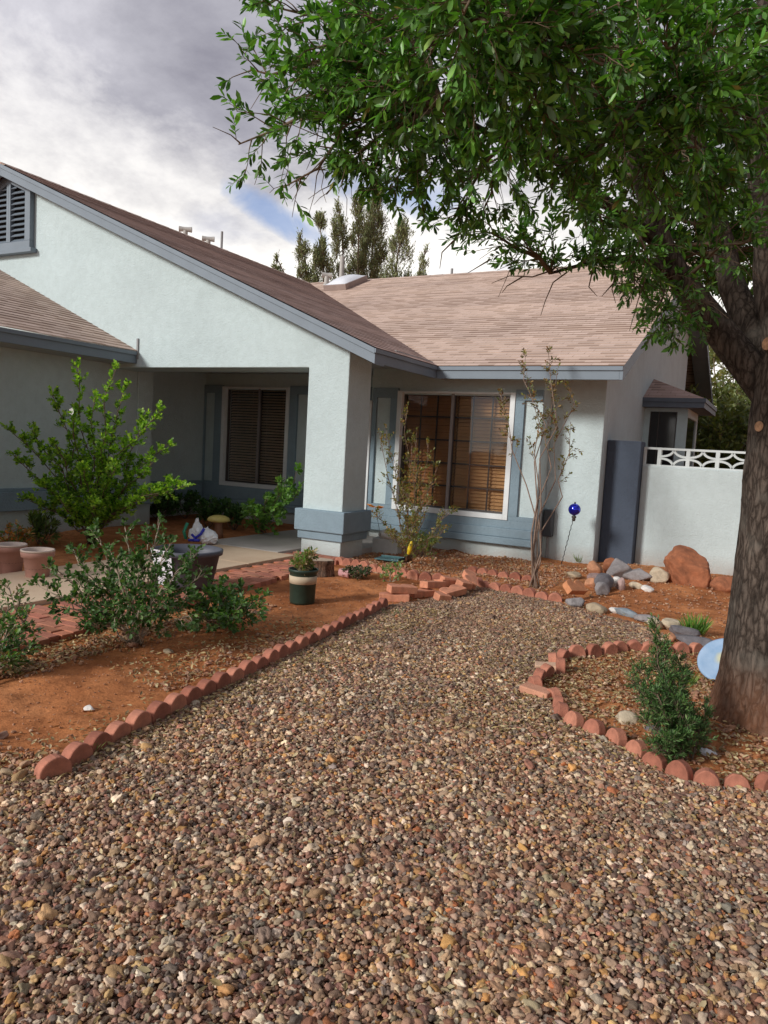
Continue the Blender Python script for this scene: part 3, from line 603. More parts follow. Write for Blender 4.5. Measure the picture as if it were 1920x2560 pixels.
def gn_scatter(name, P, rot, scl, colr, mat, flat=0.62):
    me = bpy.data.meshes.new(name); me.vertices.add(len(P)); me.vertices.foreach_set('co', P.astype(np.float32).ravel())
    for nm, ty, arr, key in (('prot', 'FLOAT_VECTOR', rot, 'vector'), ('pscl', 'FLOAT_VECTOR', scl, 'vector'), ('pcol', 'FLOAT_COLOR', np.column_stack([colr, np.ones(len(P))]), 'color')):
        at = me.attributes.new(nm, ty, 'POINT'); at.data.foreach_set(key, arr.astype(np.float32).ravel())
    at = me.attributes.new('pidx', 'INT', 'POINT'); at.data.foreach_set('value', rng.integers(0, 7, len(P)).astype(np.int32))
    me.materials.append(mat); o = bpy.data.objects.new(name, me); COL.objects.link(o)
    ng = bpy.data.node_groups.new(name+'_nodes', 'GeometryNodeTree'); ng.interface.new_socket('Geometry', in_out='INPUT', socket_type='NodeSocketGeometry'); ng.interface.new_socket('Geometry', in_out='OUTPUT', socket_type='NodeSocketGeometry')
    nd, lk = ng.nodes, ng.links; gi = nd.new('NodeGroupInput'); go = nd.new('NodeGroupOutput')
    g2i = nd.new('GeometryNodeGeometryToInstance')
    for k in range(7):
        ic = nd.new('GeometryNodeMeshIcoSphere'); ic.inputs['Radius'].default_value = 0.5; ic.inputs['Subdivisions'].default_value = 3
        sp = nd.new('GeometryNodeSetPosition'); ps = nd.new('GeometryNodeInputPosition'); no = nd.new('GeometryNodeInputNormal')
        nz = nd.new('ShaderNodeTexNoise'); nz.noise_dimensions = '4D'; nz.inputs['W'].default_value = 3.7*k+1; nz.inputs['Scale'].default_value = 1.7+0.2*k; nz.inputs['Detail'].default_value = 1.2
        sb = nd.new('ShaderNodeMath'); sb.operation = 'SUBTRACT'; sb.inputs[1].default_value = 0.5; ml = nd.new('ShaderNodeMath'); ml.operation = 'MULTIPLY'; ml.inputs[1].default_value = 1.15
        sc_ = nd.new('ShaderNodeVectorMath'); sc_.operation = 'SCALE'
        lk.new(ps.outputs[0], nz.inputs['Vector']); lk.new(nz.outputs[0], sb.inputs[0]); lk.new(sb.outputs[0], ml.inputs[0]); lk.new(no.outputs[0], sc_.inputs[0]); lk.new(ml.outputs[0], sc_.inputs['Scale'])
        lk.new(ic.outputs[0], sp.inputs['Geometry']); lk.new(sc_.outputs[0], sp.inputs['Offset'])
        ss = nd.new('GeometryNodeSetShadeSmooth'); lk.new(sp.outputs[0], ss.inputs[0]); lk.new(ss.outputs[0], g2i.inputs[0])
    ip = nd.new('GeometryNodeInstanceOnPoints'); ip.inputs['Pick Instance'].default_value = True
    def na(nm, t):
        n = nd.new('GeometryNodeInputNamedAttribute'); n.data_type = t; n.inputs[0].default_value = nm; return n.outputs[0]
    lk.new(gi.outputs[0], ip.inputs['Points']); lk.new(g2i.outputs[0], ip.inputs['Instance']); lk.new(na('pidx', 'INT'), ip.inputs['Instance Index'])
    er = nd.new('FunctionNodeEulerToRotation'); lk.new(na('prot', 'FLOAT_VECTOR'), er.inputs[0]); lk.new(er.outputs[0], ip.inputs['Rotation']); lk.new(na('pscl', 'FLOAT_VECTOR'), ip.inputs['Scale'])
    sm = nd.new('GeometryNodeSetMaterial'); sm.inputs['Material'].default_value = mat; lk.new(ip.outputs[0], sm.inputs[0]); lk.new(sm.outputs[0], go.inputs[0])
    md = o.modifiers.new('scatter', 'NODES'); md.node_group = ng; return o
def pebbles(P2, size, zlift=0.0, tint=None, flat=0.62):
    n = len(P2); s = size*np.exp(rng.normal(0, 0.28, n)); c = np.array([1.12, 0.92, 0.71])*PEB[rng.choice(len(PEB), n, p=PW)]*rng.uniform(0.7, 1.35, (n, 1))*rng.uniform(0.95, 1.05, (n, 3))
    scl = np.column_stack([s*rng.uniform(0.95, 1.45, n), s*rng.uniform(0.75, 1.05, n), s*rng.uniform(0.45, 0.8, n)])
    rot = np.column_stack([rng.normal(0, 0.35, n), rng.normal(0, 0.35, n), rng.uniform(0, 2*PI, n)])
    P = np.column_stack([P2, s*0.18+zlift+rng.uniform(-0.004, 0.011, n)]); return P, rot, scl, c
def hexgrid(x0, x1, y0, y1, sp):
    xs = np.arange(x0, x1, sp); ys = np.arange(y0, y1, sp*0.866); X, Y = np.meshgrid(xs, ys); X = X+(np.arange(len(ys)) % 2)[:, None]*sp/2
    P = np.stack([X.ravel(), Y.ravel()], 1); return P+rng.normal(0, sp*0.28, P.shape)
P2 = hexgrid(-4.3, 2.9, 0.55, 7.9, 0.0143); P2 = P2[in_poly(P2, GRAV)]
P2 = P2[P2[:, 0] < 0.25*P2[:, 1]+1.1]
sz = 0.0205*np.ones(len(P2)); 
A = pebbles(P2, 0.0166)
k = rng.random(len(P2)) < 0.006; A[2][k] *= 1.8; A[0][k, 2] += 0.005
pk_ = vnoise(P2[:, 0], P2[:, 1], 1.7, 21)*0.5+vnoise(P2[:, 0], P2[:, 1], 5.2, 22)*0.5; A[3][:] *= (1+0.22*pk_)[:, None]*np.column_stack([1+0.05*pk_, np.ones(len(P2)), 1-0.08*pk_]); A[2][:] *= (1+0.12*vnoise(P2[:, 0], P2[:, 1], 3.1, 23))[:, None]
# patches where reddish dust or leaf fines dull the stones (near the house, along the edging)
dd = dist_poly(P2, GRAV[:3]+GRAV[2:0:-1]); dust = np.clip(1-dd/0.22, 0, 1)*0.55 + 0.42*np.clip((P2[:, 1]-3.6)/3, 0, 1); dust = np.clip(dust+0.18*vnoise(P2[:, 0], P2[:, 1], 2.1, 9), 0, 0.75)[:, None]
A[3][:] = A[3]*(1-dust)+np.array([0.20, 0.12, 0.078])*dust*rng.uniform(0.6, 1.3, (len(P2), 1))
gv = gn_scatter('gravel', *A, mPeb)
tag(gv, 'mixed brown grey and tan river pebbles covering the front yard', 'gravel', kind='stuff')
# sparse stones and clods lying on the dirt beds, denser under the window and beside the path
def sparse(n, fx, size, name, label, dusty=0.5, zf=True):
    P = fx(n); P = P[~in_poly(P, GRAV)]; a = pebbles(P, size); a[0][:, 2] += gz_(P)
    d = dusty; a[3][:] = a[3]*(1-d)+np.array([0.40, 0.19, 0.10])*d
    o = gn_scatter(name, *a, mPeb); tag(o, label, 'gravel', kind='stuff')
u = lambda a, b, n: rng.uniform(a, b, n)
def fx(n):
    a = np.stack([u(-5.0, -2.2, n//3), u(7.5, 10.2, n//3)], 1); a = a[a[:, 1] > 7.62+0.0*a[:, 0]]
    t = u(0, 1, n//14); bnd = np.stack([-3.08-np.abs(rng.normal(0, 0.16, n//14)), 3.2+1.6*t], 1)[:n//40]
    pth = np.stack([-4.2+np.abs(rng.normal(0, 0.15, n//12)), u(2.5, 5.5, n//12)], 1)
    ring = np.stack([u(-1.25, 0.3, n//4), u(3.8, 6.3, n//4)], 1)
    nl = np.stack([-2.85+rng.normal(0, 0.2, n//12), 1.95+rng.normal(0, 0.14, n//12)], 1)
    wide = np.stack([u(-6, 0.2, n//90), u(2, 11, n//90)], 1); rb = np.stack([u(-2.2, 0.5, n//14), u(7.5, 11.1, n//14)], 1)
    q = np.concatenate([a, bnd, pth, ring, nl, wide, rb]); return q[~((q[:, 0] < -4.35) & (q[:, 0] > -7)) | (q[:, 1] > 8.2)]
sparse(13000, fx, 0.018, 'loose_stones', 'loose dusty pebbles scattered over the red dirt beds')

def fc(n): return np.concatenate([np.stack([u(-6.5, -2.9, n*2//3), u(1.2, 7.4, n*2//3)], 1), np.stack([u(-2.9, 0.6, n//3), u(3.8, 11, n//3)], 1)])
def fcf(n): q = fc(n); return q[~((q[:, 0] < -4.3) & (q[:, 0] > -6.6))]
sparse(9000, fcf, 0.0085, 'dirt_crumbs', 'fine crumbs of soil and grit on the bare red dirt', dusty=0.85)
# ------------------------------------------------------------------ foliage tools
def leaf_mesh(name, pos, dr, L, wr, colr, mat, parent=None, up=(0, 0, 1), roll=0.9, fold=0.12, droop=0.1):
    n = len(pos); dr = dr/np.linalg.norm(dr, axis=1)[:, None]; upv = np.tile(np.array(up, float), (n, 1))+rng.normal(0, roll*0.5, (n, 3))
    sd = np.cross(dr, upv); sd /= (np.linalg.norm(sd, axis=1)[:, None]+1e-9); nn = np.cross(sd, dr)
    L = np.broadcast_to(L, (n,))[:, None]; w = L*np.broadcast_to(wr, (n,))[:, None]
    V = np.stack([pos, pos+dr*L*0.5-nn*w*fold*2, pos+dr*L-nn*L*droop, pos+dr*L*0.3+sd*w*0.42, pos+dr*L*0.68+sd*w*0.5-nn*L*droop*0.4,
                  pos+dr*L*0.3-sd*w*0.42, pos+dr*L*0.68-sd*w*0.5-nn*L*droop*0.4], 1).reshape(-1, 3)
    T = np.array([(0, 1, 3), (1, 4, 3), (1, 2, 4), (0, 5, 1), (5, 6, 1), (6, 2, 1)]); Fi = (np.arange(n)[:, None, None]*7+T).reshape(-1)
    me = bpy.data.meshes.new(name); me.vertices.add(len(V)); me.vertices.foreach_set('co', V.astype(np.float32).ravel())
    me.loops.add(len(Fi)); me.loops.foreach_set('vertex_index', Fi.astype(np.int32)); me.polygons.add(len(Fi)//3); me.polygons.foreach_set('loop_start', np.arange(0, len(Fi), 3, dtype=np.int32)); me.update(calc_edges=True)
    c = np.repeat(np.column_stack([colr, np.ones(n)]), 7, axis=0); at = me.color_attributes.new('col', 'FLOAT_COLOR', 'POINT'); at.data.foreach_set('color', c.astype(np.float32).ravel())
    me.materials.append(mat); o = bpy.data.objects.new(name, me); COL.objects.link(o)
    if parent: o.parent = parent
    return o
def palette(n, cols, w=None, var=0.18):
    cols = np.array(cols); i = rng.choice(len(cols), n, p=None if w is None else np.array(w)/sum(w)); return cols[i]*rng.uniform(1-var, 1+var, (n, 1))
def twig_leaves(A, B, per, cone=0.9, t0=0.15):
    """per leaves along each twig A->B; returns positions and directions"""
    n = len(A); d = B-A; ln = np.linalg.norm(d, axis=1)[:, None]+1e-9; d = d/ln
    q = np.cross(d, rng.normal(0, 1, (n, 3))); q /= np.linalg.norm(q, axis=1)[:, None]+1e-9; r = np.cross(d, q); P = []; D = []
    for j in range(per):
        t = t0+(1-t0)*(j+rng.uniform(0, 0.8, (n, 1)))/per; a = j*2.4+rng.uniform(-0.5, 0.5, (n, 1))
        rad = q*np.cos(a)+r*np.sin(a); cn = cone*rng.uniform(0.65, 1.2, (n, 1))*(1.1-0.45*t); P.append(A+d*ln*t); D.append(d*np.cos(cn)+rad*np.sin(cn))
    return np.concatenate(P), np.concatenate(D)
def curve_path(a, b, n=7, bow=(0, 0, 0), wob=0.03):
    a, b, bow = np.array(a, float), np.array(b, float), np.array(bow, float); t = np.linspace(0, 1, n)[:, None]
    P = a+(b-a)*t+bow*4*t*(1-t); L = np.linalg.norm(b-a); P[1:-1] += rng.normal(0, wob*L*0.5, (n-2, 3)); return P
def along(P, t):
    n = len(P)-1; i = min(int(t*n), n-1); f = t*n-i; return P[i]*(1-f)+P[i+1]*f, P[i+1]-P[i]
class Plant:
    def __init__(s, name, loc, label, cat, group=None):
        s.o = empty(name, loc, label, cat, group); s.loc = np.array(loc, float); s.w = MB(); s.A = []; s.B = []; s.sw = MB()
    def stem(s, P, r0, r1, n=6): s.w.tube([tuple(p-s.loc) for p in P], list(np.linspace(r0, r1, len(P))), n, cap=True)
    def bough(s, a, b, bow, r0, r1, nsub, sublen, ntw, twlen, t0=0.35, lift=0.15, wob=0.03, n=7, subr=0.4, outb=1.0):
        P = curve_path(a, b, n, bow, wob); s.stem(P, r0, r1)
        for k in range(nsub):
            t = t0+(1-t0)*(k+rng.uniform(0, 1))/nsub; p, d = along(P, t); d = d/np.linalg.norm(d)
            q = rng.normal(0, 1, 3); q -= d*q.dot(d); q /= np.linalg.norm(q)
            dirv = d*rng.uniform(0.4, 1.0)+q*outb*rng.uniform(0.5, 1.1)+np.array([0, 0, lift]); dirv /= np.linalg.norm(dirv)
            L = sublen*(1-t)**0.5*rng.uniform(0.6, 1.2)+0.25*sublen; e = p+dirv*L
            Q = curve_path(p, e, 4, (0, 0, 0.06*L), 0.06); s.w.tube([tuple(x-s.loc) for x in Q], [r1*(1+subr), r1*0.8, r1*0.6, r1*0.4], 4, cap=False)
            for j in range(ntw):
                tt = (j+rng.uniform(0.2, 1))/ntw; pp, dd_ = along(Q, min(tt, 1)); dd_ = dd_/np.linalg.norm(dd_)
                v = dd_*0.9+rng.normal(0, 0.55, 3)+np.array([0, 0, lift]); v /= np.linalg.norm(v); tl = twlen*rng.uniform(0.6, 1.25)
                s.A.append(pp); s.B.append(pp+v*tl)
        dv = P[-1]-P[-2]; dv /= np.linalg.norm(dv); s.A.append(P[-1]); s.B.append(P[-1]+dv*twlen)
    def finish(s, barkm, leafm, per, L, wr, cols, w=None, cone=0.9, twr=0.0015, stemname='stem', leafname='foliage', up=(0, 0, 1), roll=0.9, var=0.18, keep=None, droop=0.1, t0=0.15, Lvar=0.25):
        A, B = np.array(s.A), np.array(s.B)
        if keep is not None: k = keep(A); A, B = A[k], B[k]
        for a, b in zip(A, B): s.w.tube([tuple(a-s.loc), tuple(b-s.loc)], [twr*1.3, twr*0.6], 3, cap=False)
        s.w.build(stemname, barkm, s.o, smooth=True)
        P, D = twig_leaves(A, B, per, cone, t0); n = len(P)
        return leaf_mesh(leafname, P-s.loc, D, L*rng.uniform(1-Lvar, 1+Lvar, n), wr*rng.uniform(0.85, 1.15, n), palette(n, cols, w, var), leafm, s.o, up, roll, droop=droop)

# ------------------------------------------------------------------ big tree at the right
mLeafTree = leafmat('oak_leaf', trans=0.24, rough=0.38, spec=0.55)
mBark = barkmat('oak_bark', (0.055, 0.043, 0.035), (0.175, 0.135, 0.108), 17, 0.3, low=(0.33, 0.14, 0.07))
T = Plant('oak_tree', (0.02, 4.88, 0), 'large leafy evergreen tree with thick rough trunk beside the scalloped brick ring', 'tree')
tb = np.array([0.02, 4.88, 0.0])
def D1(x, y, d): return np.array(dp(x*1.1573, y*1.1573, d))
w = MB(); n = 40
prof = [(-0.05, 0.36), (0.0, 0.325), (0.06, 0.29), (0.18, 0.262), (0.45, 0.24), (0.9, 0.232), (1.2, 0.225), (1.42, 0.240), (1.6, 0.228), (1.95, 0.225), (2.15, 0.19), (2.3, 0.10)]
for z, r in prof:
    for k in range(n):
        a = 2*PI*k/n; rr = r*(1+0.05*math.sin(3*a+z*1.1)+0.025*math.sin(7*a-z*2)+0.012*math.sin(17*a+z*5))+(0.03*max(0, math.sin(5*a+1)) if z < 0.1 else 0); w.v.append((rr*math.cos(a), rr*math.sin(a), z))
w.f = [(i*n+k, i*n+(k+1) % n, (i+1)*n+(k+1) % n, (i+1)*n+k) for i in range(len(prof)-1) for k in range(n)]
tk = w.build('trunk', mBark, T.o, smooth=True)
ss = tk.modifiers.new('sub', 'SUBSURF'); ss.levels = 2; ss.render_levels = 2
dtx = bpy.data.textures.new('bark_relief', 'VORONOI'); dtx.noise_scale = 0.05; dmod = tk.modifiers.new('disp', 'DISPLACE'); dmod.texture = dtx; dmod.strength = 0.018; dmod.mid_level = 0.4
fork = np.array([0.0, 4.88, 2.0])
limbs = {
 'A': [fork+np.array([-0.05, 0, -0.15]), D1(1535, 690, 4.45), D1(1475, 610, 4.4), D1(1432, 530, 4.35), D1(1395, 420, 4.2), D1(1370, 300, 4.0), D1(1340, 150, 3.9)],
 'B': [fork+np.array([0, 0.05, -0.1]), D1(1590, 640, 4.7), D1(1560, 520, 4.8), D1(1520, 400, 4.8), D1(1500, 250, 4.8), D1(1480, 60, 4.8)],
 'C': [fork+np.array([0.05, 0, -0.1]), D1(1665, 640, 4.5), D1(1660, 500, 4.4), D1(1640, 360, 4.3), D1(1660, 150, 4.2), D1(1650, -100, 4.2)],
 'D': [fork+np.array([0.1, 0.05, -0.1]), D1(1760, 620, 4.6), D1(1850, 400, 4.6), D1(1900, 150, 4.6)],
 'E': [D1(1475, 610, 4.4), D1(1380, 560, 4.3), D1(1290, 565, 4.3), D1(1190, 590, 4.3)],
 'F': [D1(1432, 530, 4.35), D1(1300, 430, 3.9), D1(1180, 330, 3.6), D1(1080, 300, 3.5), D1(950, 230, 3.3)],
 'G': [D1(1370, 300, 4.0), D1(1250, 180, 3.5), D1(1120, 90, 3.0), D1(1020, 60, 2.7)],
 'H': [D1(1395, 420, 4.2), D1(1450, 300, 3.5), D1(1480, 230, 3.0)],
}
rad = {'A': (0.105, 0.036), 'B': (0.10, 0.04), 'C': (0.11, 0.045), 'D': (0.12, 0.05), 'E': (0.034, 0.008), 'F': (0.045, 0.012), 'G': (0.04, 0.012), 'H': (0.04, 0.012)}
LW = MB()
for k, P in limbs.items():
    P = [np.array(p) for p in P]; Q = []
    for i in range(len(P)-1):
        p0, p1, p2, p3 = P[max(i-1, 0)], P[i], P[i+1], P[min(i+2, len(P)-1)]
        for t in np.linspace(0, 1, 6, endpoint=False): Q.append(0.5*((2*p1)+(-p0+p2)*t+(2*p0-5*p1+4*p2-p3)*t*t+(-p0+3*p1-3*p2+p3)*t**3))
    Q.append(P[-1]); limbs[k] = Q; LW.tube([tuple(q-T.loc) for q in Q], list(np.geomspace(*rad[k], len(Q))), 14)
lb = LW.build('limb', mBark, T.o, smooth=True)
# pruning scars
mScar = plain('cut_wood', (0.36, 0.20, 0.11), 0.85, 0.4, 40, 0.3, 60)
for (x, y, r) in ((1565, 747, 0.036), (1578, 920, 0.03), (1636, 1012, 0.03)):
    c = dp(x*1.1573, y*1.1573, 4.3); ax = Vector((0.02, 4.88, c.z)); rth = Vector((RT[0], RT[1], 0)).normalized(); fwh = Vector((FW[0], FW[1], 0)).normalized()
    s_ = max(-0.215, min(0.2, (c-ax).dot(rth))); o_ = (rth*s_-fwh*math.sqrt(0.228**2-s_*s_)).normalized(); c = ax+o_*0.20; q = o_.to_track_quat('Z', 'Y').to_matrix()
    MB().lathe([(r*1.25, -0.05), (r*1.3, 0.02), (r*1.15, 0.04), (r, 0.043)], c-Vector(T.loc), 16, q).build('branch_collar', mBark, T.o, smooth=True)
    MB().lathe([(r*1.0, 0.040), (r*0.97, 0.046), (0.001, 0.047)], c-Vector(T.loc), 16, q).build('pruning_scar', mScar, T.o)
tips = [(540,150,3.3),(515,312,3.3),(590,15,3.2),(640,215,3.2),(612,405,3.4),(705,420,3.5),(600,-60,3.2),(660,110,3.0),
 (740,130,3.0),(720,290,3.2),(800,50,2.7),(820,200,2.9),(800,340,3.3),(860,415,3.7),(930,110,2.6),(950,260,2.9),(930,380,3.4),(980,470,3.9),(1060,60,2.3),(1080,200,2.6),(1090,340,3.0),(1050,440,3.6),
 (1030,500,4.1),(1180,120,2.5),(1200,270,2.7),(1190,400,3.1),(1130,530,4.2),(1190,585,4.3),(1270,560,4.2),(1320,150,2.4),(1330,270,2.7),(1360,400,3.0),(1470,190,2.7),(1500,320,2.8),(1430,90,2.5),(1600,120,3.0),(1630,260,3.0),
 (1300,480,3.6),(1400,560,3.9),(1370,620,4.2),(1430,690,4.1),(1500,470,3.5),(1570,420,3.3),(1620,520,3.8),(1480,700,4.0),(1240,350,3.0),(1000,30,2.2),(1250,30,2.5),(1560,30,2.8),
 (1100,260,4.6),(1240,420,4.9),(1350,500,5.2),(1500,560,5.4),(1600,620,5.4),(1000,380,4.6),(1400,300,5.0),(1550,350,5.2),(1150,120,4.4),(1350,100,4.6),(900,250,4.2),(800,150,4.0),(900,60,3.9),(1640,450,5.0),(1450,540,5.4),(1540,480,5.5),(1620,400,5.5),(1580,560,5.5),(1650,600,5.6),(1500,380,5.4),(1400,350,5.1),(1600,300,5.4),(1530,640,5.5),(1640,480,5.6),(1420,600,5.3),(1340,560,5.2),(1700,450,5.3),(1720,600,5.5),(1450,400,5.0),(1450,480,5.2),(1520,420,5.3),(1600,520,5.3),(1350,430,5.0),(1640,350,5.2),(1500,600,5.3),(1400,200,4.8),(1250,250,4.6),(1100,100,4.2),(1200,30,4.0),(1500,30,4.6),(1600,250,4.9),(1550,150,4.6),(1650,50,4.4),
 (750,-150,3.2),(950,-150,3.0),(1150,-150,2.9),(1350,-120,2.9),(1550,-120,3.2),(1700,100,3.4),(1750,350,3.7),(1800,-50,3.6),(1850,250,4.2),(1000,-320,3.4),(1300,-350,3.4),(1600,-350,3.7),(1900,600,4.6),(1300,-300,4.6),(1000,-200,4.4),(1700,-200,5.2)]
nodes_ = [(k, i, q) for k, Q in limbs.items() for i, q in enumerate(Q) if i > (10 if k in 'ABCD' else 2)]
for (x, y, d) in tips:
    tp = D1(x, y, d)
    best = min(nodes_, key=lambda kq: np.linalg.norm(kq[2]-tp)+0.5*abs(kq[2][2]-tp[2]+0.1)); a = best[2]; L = np.linalg.norm(tp-a)
    front = d < 4.0
    T.bough(a, tp, (0, 0, 0.10*L), 0.010+0.008*L, 0.003, int(9+9*L), 0.26+0.12*min(L, 1.6), 5, 0.085, t0=0.18, lift=0.05, wob=0.04)
crown_cols = [(0.062, 0.18, 0.024), (0.095, 0.27, 0.034), (0.145, 0.37, 0.048), (0.22, 0.5, 0.075), (0.035, 0.10, 0.022), (0.29, 0.48, 0.09), (0.30, 0.24, 0.08)]
def keepf(A):                              # prune twigs that would hang in front of the trunk gap
    r = A-CC; dpt = r@FW; X = 960+F*(r@RT)/dpt; Y = 1280-F*(r@UP)/dpt; X /= 1.1573; Y /= 1.1573
    bad = (Y > 640+0*X) & (X < 1370) | (Y > 470) & (X < 930) | (Y > 800) | (dpt < 1.2) | (X < 500) & (Y > 0) | (Y > 440+ (X-850)*0.62) & (X > 640) & (X < 1180)
    thin = ((X > 1330) & (Y > 430) & (dpt < 4.3)) | ((X > 900) & (X < 1250) & (Y > 400)) | (X < 720)
    patch = np.sin(X*0.021+Y*0.013)+np.sin(Y*0.027-X*0.009+1.3)+0.6*np.sin(X*0.05+Y*0.043)   # airy holes between sprays
    return ~bad & ~(thin & (rng.random(len(A)) < 0.42)) & ~((patch > 1.35) & (X < 1150) & (rng.random(len(A)) < 0.7))
for pts_ in (((1190,585,4.3),(1150,598,4.3),(1100,596,4.3),(1062,612,4.3)), ((1130,597,4.3),(1095,618,4.3),(1085,632,4.3)), ((1225,588,4.3),(1195,610,4.3),(1178,650,4.3),(1168,682,4.3)), ((1330,590,4.2),(1322,625,4.2),(1330,655,4.2)), ((1325,612,4.2),(1300,640,4.2)),
             ((1395,600,4.2),(1378,650,4.2),(1360,715,4.2)), ((1060,560,4.1),(1010,590,4.1)), ((1280,585,4.2),(1272,620,4.2),(1290,640,4.2)), ((980,520,3.9),(955,545,3.9),(950,580,3.9))):
    Pq = [D1(*q_) for q_ in pts_]; T.w.tube([tuple(q_-T.loc) for q_ in Pq], list(np.linspace(0.005, 0.0016, len(Pq))), 5, cap=False)
T.finish(plain('oak_twig', (0.16, 0.11, 0.07), 0.9, 0.3, 30, 0.2, 90), mLeafTree, 9, 0.046, 0.33, crown_cols, [26, 22, 15, 9, 26, 1.6, 0.5], cone=0.95, stemname='branches', leafname='crown', keep=keepf, roll=1.1, Lvar=0.42, droop=0.16)

# ------------------------------------------------------------------ trees behind the house
mConifer = leafmat('conifer_foliage', trans=0.1, rough=0.7, spec=0.2)
def plume(top, dpt, half, base_px, label, dens=900, seedc=0, name='cypress_tree'):
    tp = D1(top[0], top[1], dpt); bx = D1(base_px[0], base_px[1], dpt); zlow = max(bx[2], 1.0); gx, gy = bx[0], bx[1]
    P = Plant(name, (gx, gy, 0), label, 'tree', 'tall conifers behind the house'); Htop = tp[2]
    trunk = [np.array([gx, gy, 0]), np.array([gx, gy, zlow*0.6]), (np.array([gx, gy, zlow])*0.5+tp*0.5), tp]; P.stem(trunk, 0.07, 0.015, 8)
    hw = half*1.55*1.1573*dpt/F; z0 = zlow*0.55
    TP = np.array([trunk[1], trunk[2], trunk[3]])
    for c_ in range(int(16+dens/28)):
        t = rng.uniform(0.05, 1)**0.8; z = z0+(Htop-z0)*t; c, _ = along(TP, min(0.999, t)); c = c.copy(); c[2] = z; r = hw*(1-t)**0.5*rng.uniform(0.25, 1.0); a = rng.uniform(0, 2*PI)
        cc_ = c+np.array([math.cos(a)*r, math.sin(a)*r, 0]); cs = hw*rng.uniform(0.18, 0.42)*(1.15-0.6*t); P.w.tube([tuple(c-P.loc-np.array([0, 0, r*0.8])), tuple(cc_-P.loc)], [0.012, 0.006], 4, cap=False)
        for k in range(int(dens/11)):
            g = rng.normal(0, 1, 3)*np.array([0.55, 0.55, 1.25])*cs; p = cc_+g; v = np.array([math.cos(a)*0.4, math.sin(a)*0.4, 1.3])+rng.normal(0, 0.35, 3); v /= np.linalg.norm(v); P.A.append(p); P.B.append(p+v*0.26)
    P.finish(mTwig, mConifer, 3, 0.12, 0.26, [(0.22, 0.26, 0.12), (0.28, 0.32, 0.15), (0.17, 0.20, 0.095), (0.33, 0.33, 0.17)], cone=0.6, twr=0.006, stemname='trunk', leafname='crown', roll=1.5)
for a in (((597,556),30,12,(605,600),'small conifer tip leftmost behind the dark gable roof',260,0),
          ((650,520),30,24,(655,605),'sparse conifer left of the dense pair above the skylight',420,1.3),
          ((690,478),31,20,(694,600),'narrow dense dark conifer second from the left group over the roof',650,2.1),
          ((733,452),32,24,(742,600),'slim tall conifer between the narrow dark one and the tallest',600,3.3),
          ((772,430),33,20,(775,600),'slender conifer spire just left of the tallest one',480,4.4),
          ((815,415),34,34,(798,595),'tallest and broadest conifer behind the roof ridge',1200,5.0),
          ((868,500),31,36,(858,590),'rounded conifer right of the tallest one behind the ridge',700,6.2),
          ((918,545),30,18,(912,590),'small thin conifer rightmost behind the ridge near the big tree',230,7.0)):
    plume(a[0], a[1], a[2]*0.95, (790+(a[3][0]-790)*0.86, a[3][1]+25), a[4], a[5], a[6])
mBushLeaf = leafmat('shrub_leaf', trans=0.35, rough=0.5)
def round_tree(name, c, hz, r, n, label, cols, L=0.16, trunk=0.1):
    P = Plant(name, (c[0], c[1], 0), label, 'bush' if hz < 3 else 'tree'); cc = np.array([c[0], c[1], hz])
    for k in range(9):
        a = 2*PI*k/9+rng.uniform(-0.2, 0.2); el = rng.uniform(0.1, 1.3); v = np.array([math.cos(a)*math.cos(el), math.sin(a)*math.cos(el), math.sin(el)*0.9]); P.bough((c[0], c[1], 0.1), cc+v*r*rng.uniform(0.7, 1), (0, 0, 0), trunk*0.6, 0.01, 10, r*0.6, 4, 0.25, t0=0.3)
    for k in range(n):
        v = rng.normal(0, 1, 3); v /= np.linalg.norm(v); q = r*rng.uniform(0.45, 1)*(1+0.2*math.sin(5*v[0]+3*v[1]+4*v[2])); p = cc+v*q*np.array([1, 1, 0.85]); 
        if p[2] < 0.1: continue
        P.A.append(p); P.B.append(p+(v+np.array([0, 0, 0.4]))*0.22)
    P.finish(mTwig, mBushLeaf, 6, L, 0.4, cols, cone=1.0, twr=0.004, stemname='trunk', leafname='crown', roll=1.4)
OL = [(0.09, 0.11, 0.03), (0.13, 0.15, 0.04), (0.06, 0.075, 0.025), (0.19, 0.2, 0.06)]
c = D1(1555, 930, 19); round_tree('bush', c, 1.6, 1.7, 1100, 'olive green bush beyond the pierced block course of the side wall', OL)
c = D1(1640, 900, 24); round_tree('bush', c, 2.2, 2.4, 1200, 'broad olive bush behind the trunk beyond the side wall', OL)
c = D1(1600, 700, 32); round_tree('background_tree', c, 5.3, 2.8, 750, 'loose yellowish green tree far behind the side yard', [(0.2, 0.21, 0.07), (0.13, 0.15, 0.06), (0.28, 0.27, 0.12)], 0.22, 0.2)

# ------------------------------------------------------------------ paths
mConc, nt, b, _ = new_mat('tan_concrete'); co = coords(nt)
a1 = noise(nt, 1.6, 6, 0.65, co); a2 = noise(nt, 90, 4, 0.7, co)
col = ramp(nt, a1.outputs[0], [(0.3, (0.56, 0.40, 0.26)), (0.7, (0.68, 0.52, 0.36))]); col = mix(nt, 0.35, col, ramp(nt, a2.outputs[0], [(0.3, (0.7, 0.7, 0.7)), (0.7, (1.15, 1.15, 1.15))]), 'MULTIPLY')
nt.links.new(col, b.inputs['Base Color']); b.inputs['Roughness'].default_value = 0.9; bump(nt, a2.outputs[0], b, 0.3, 0.003)
mSlab = plain('grey_concrete', (0.44, 0.40, 0.36), 0.85, 0.14, 2, 0.2, 90)
m = MB()
for i in range(9): m.box(-6.55, -5.32, -0.9+i*0.96, -0.9+(i+1)*0.96-0.012, -0.1, 0.075)
tag(m.build('walkway', mConc, bevel=0.006), kind='structure')
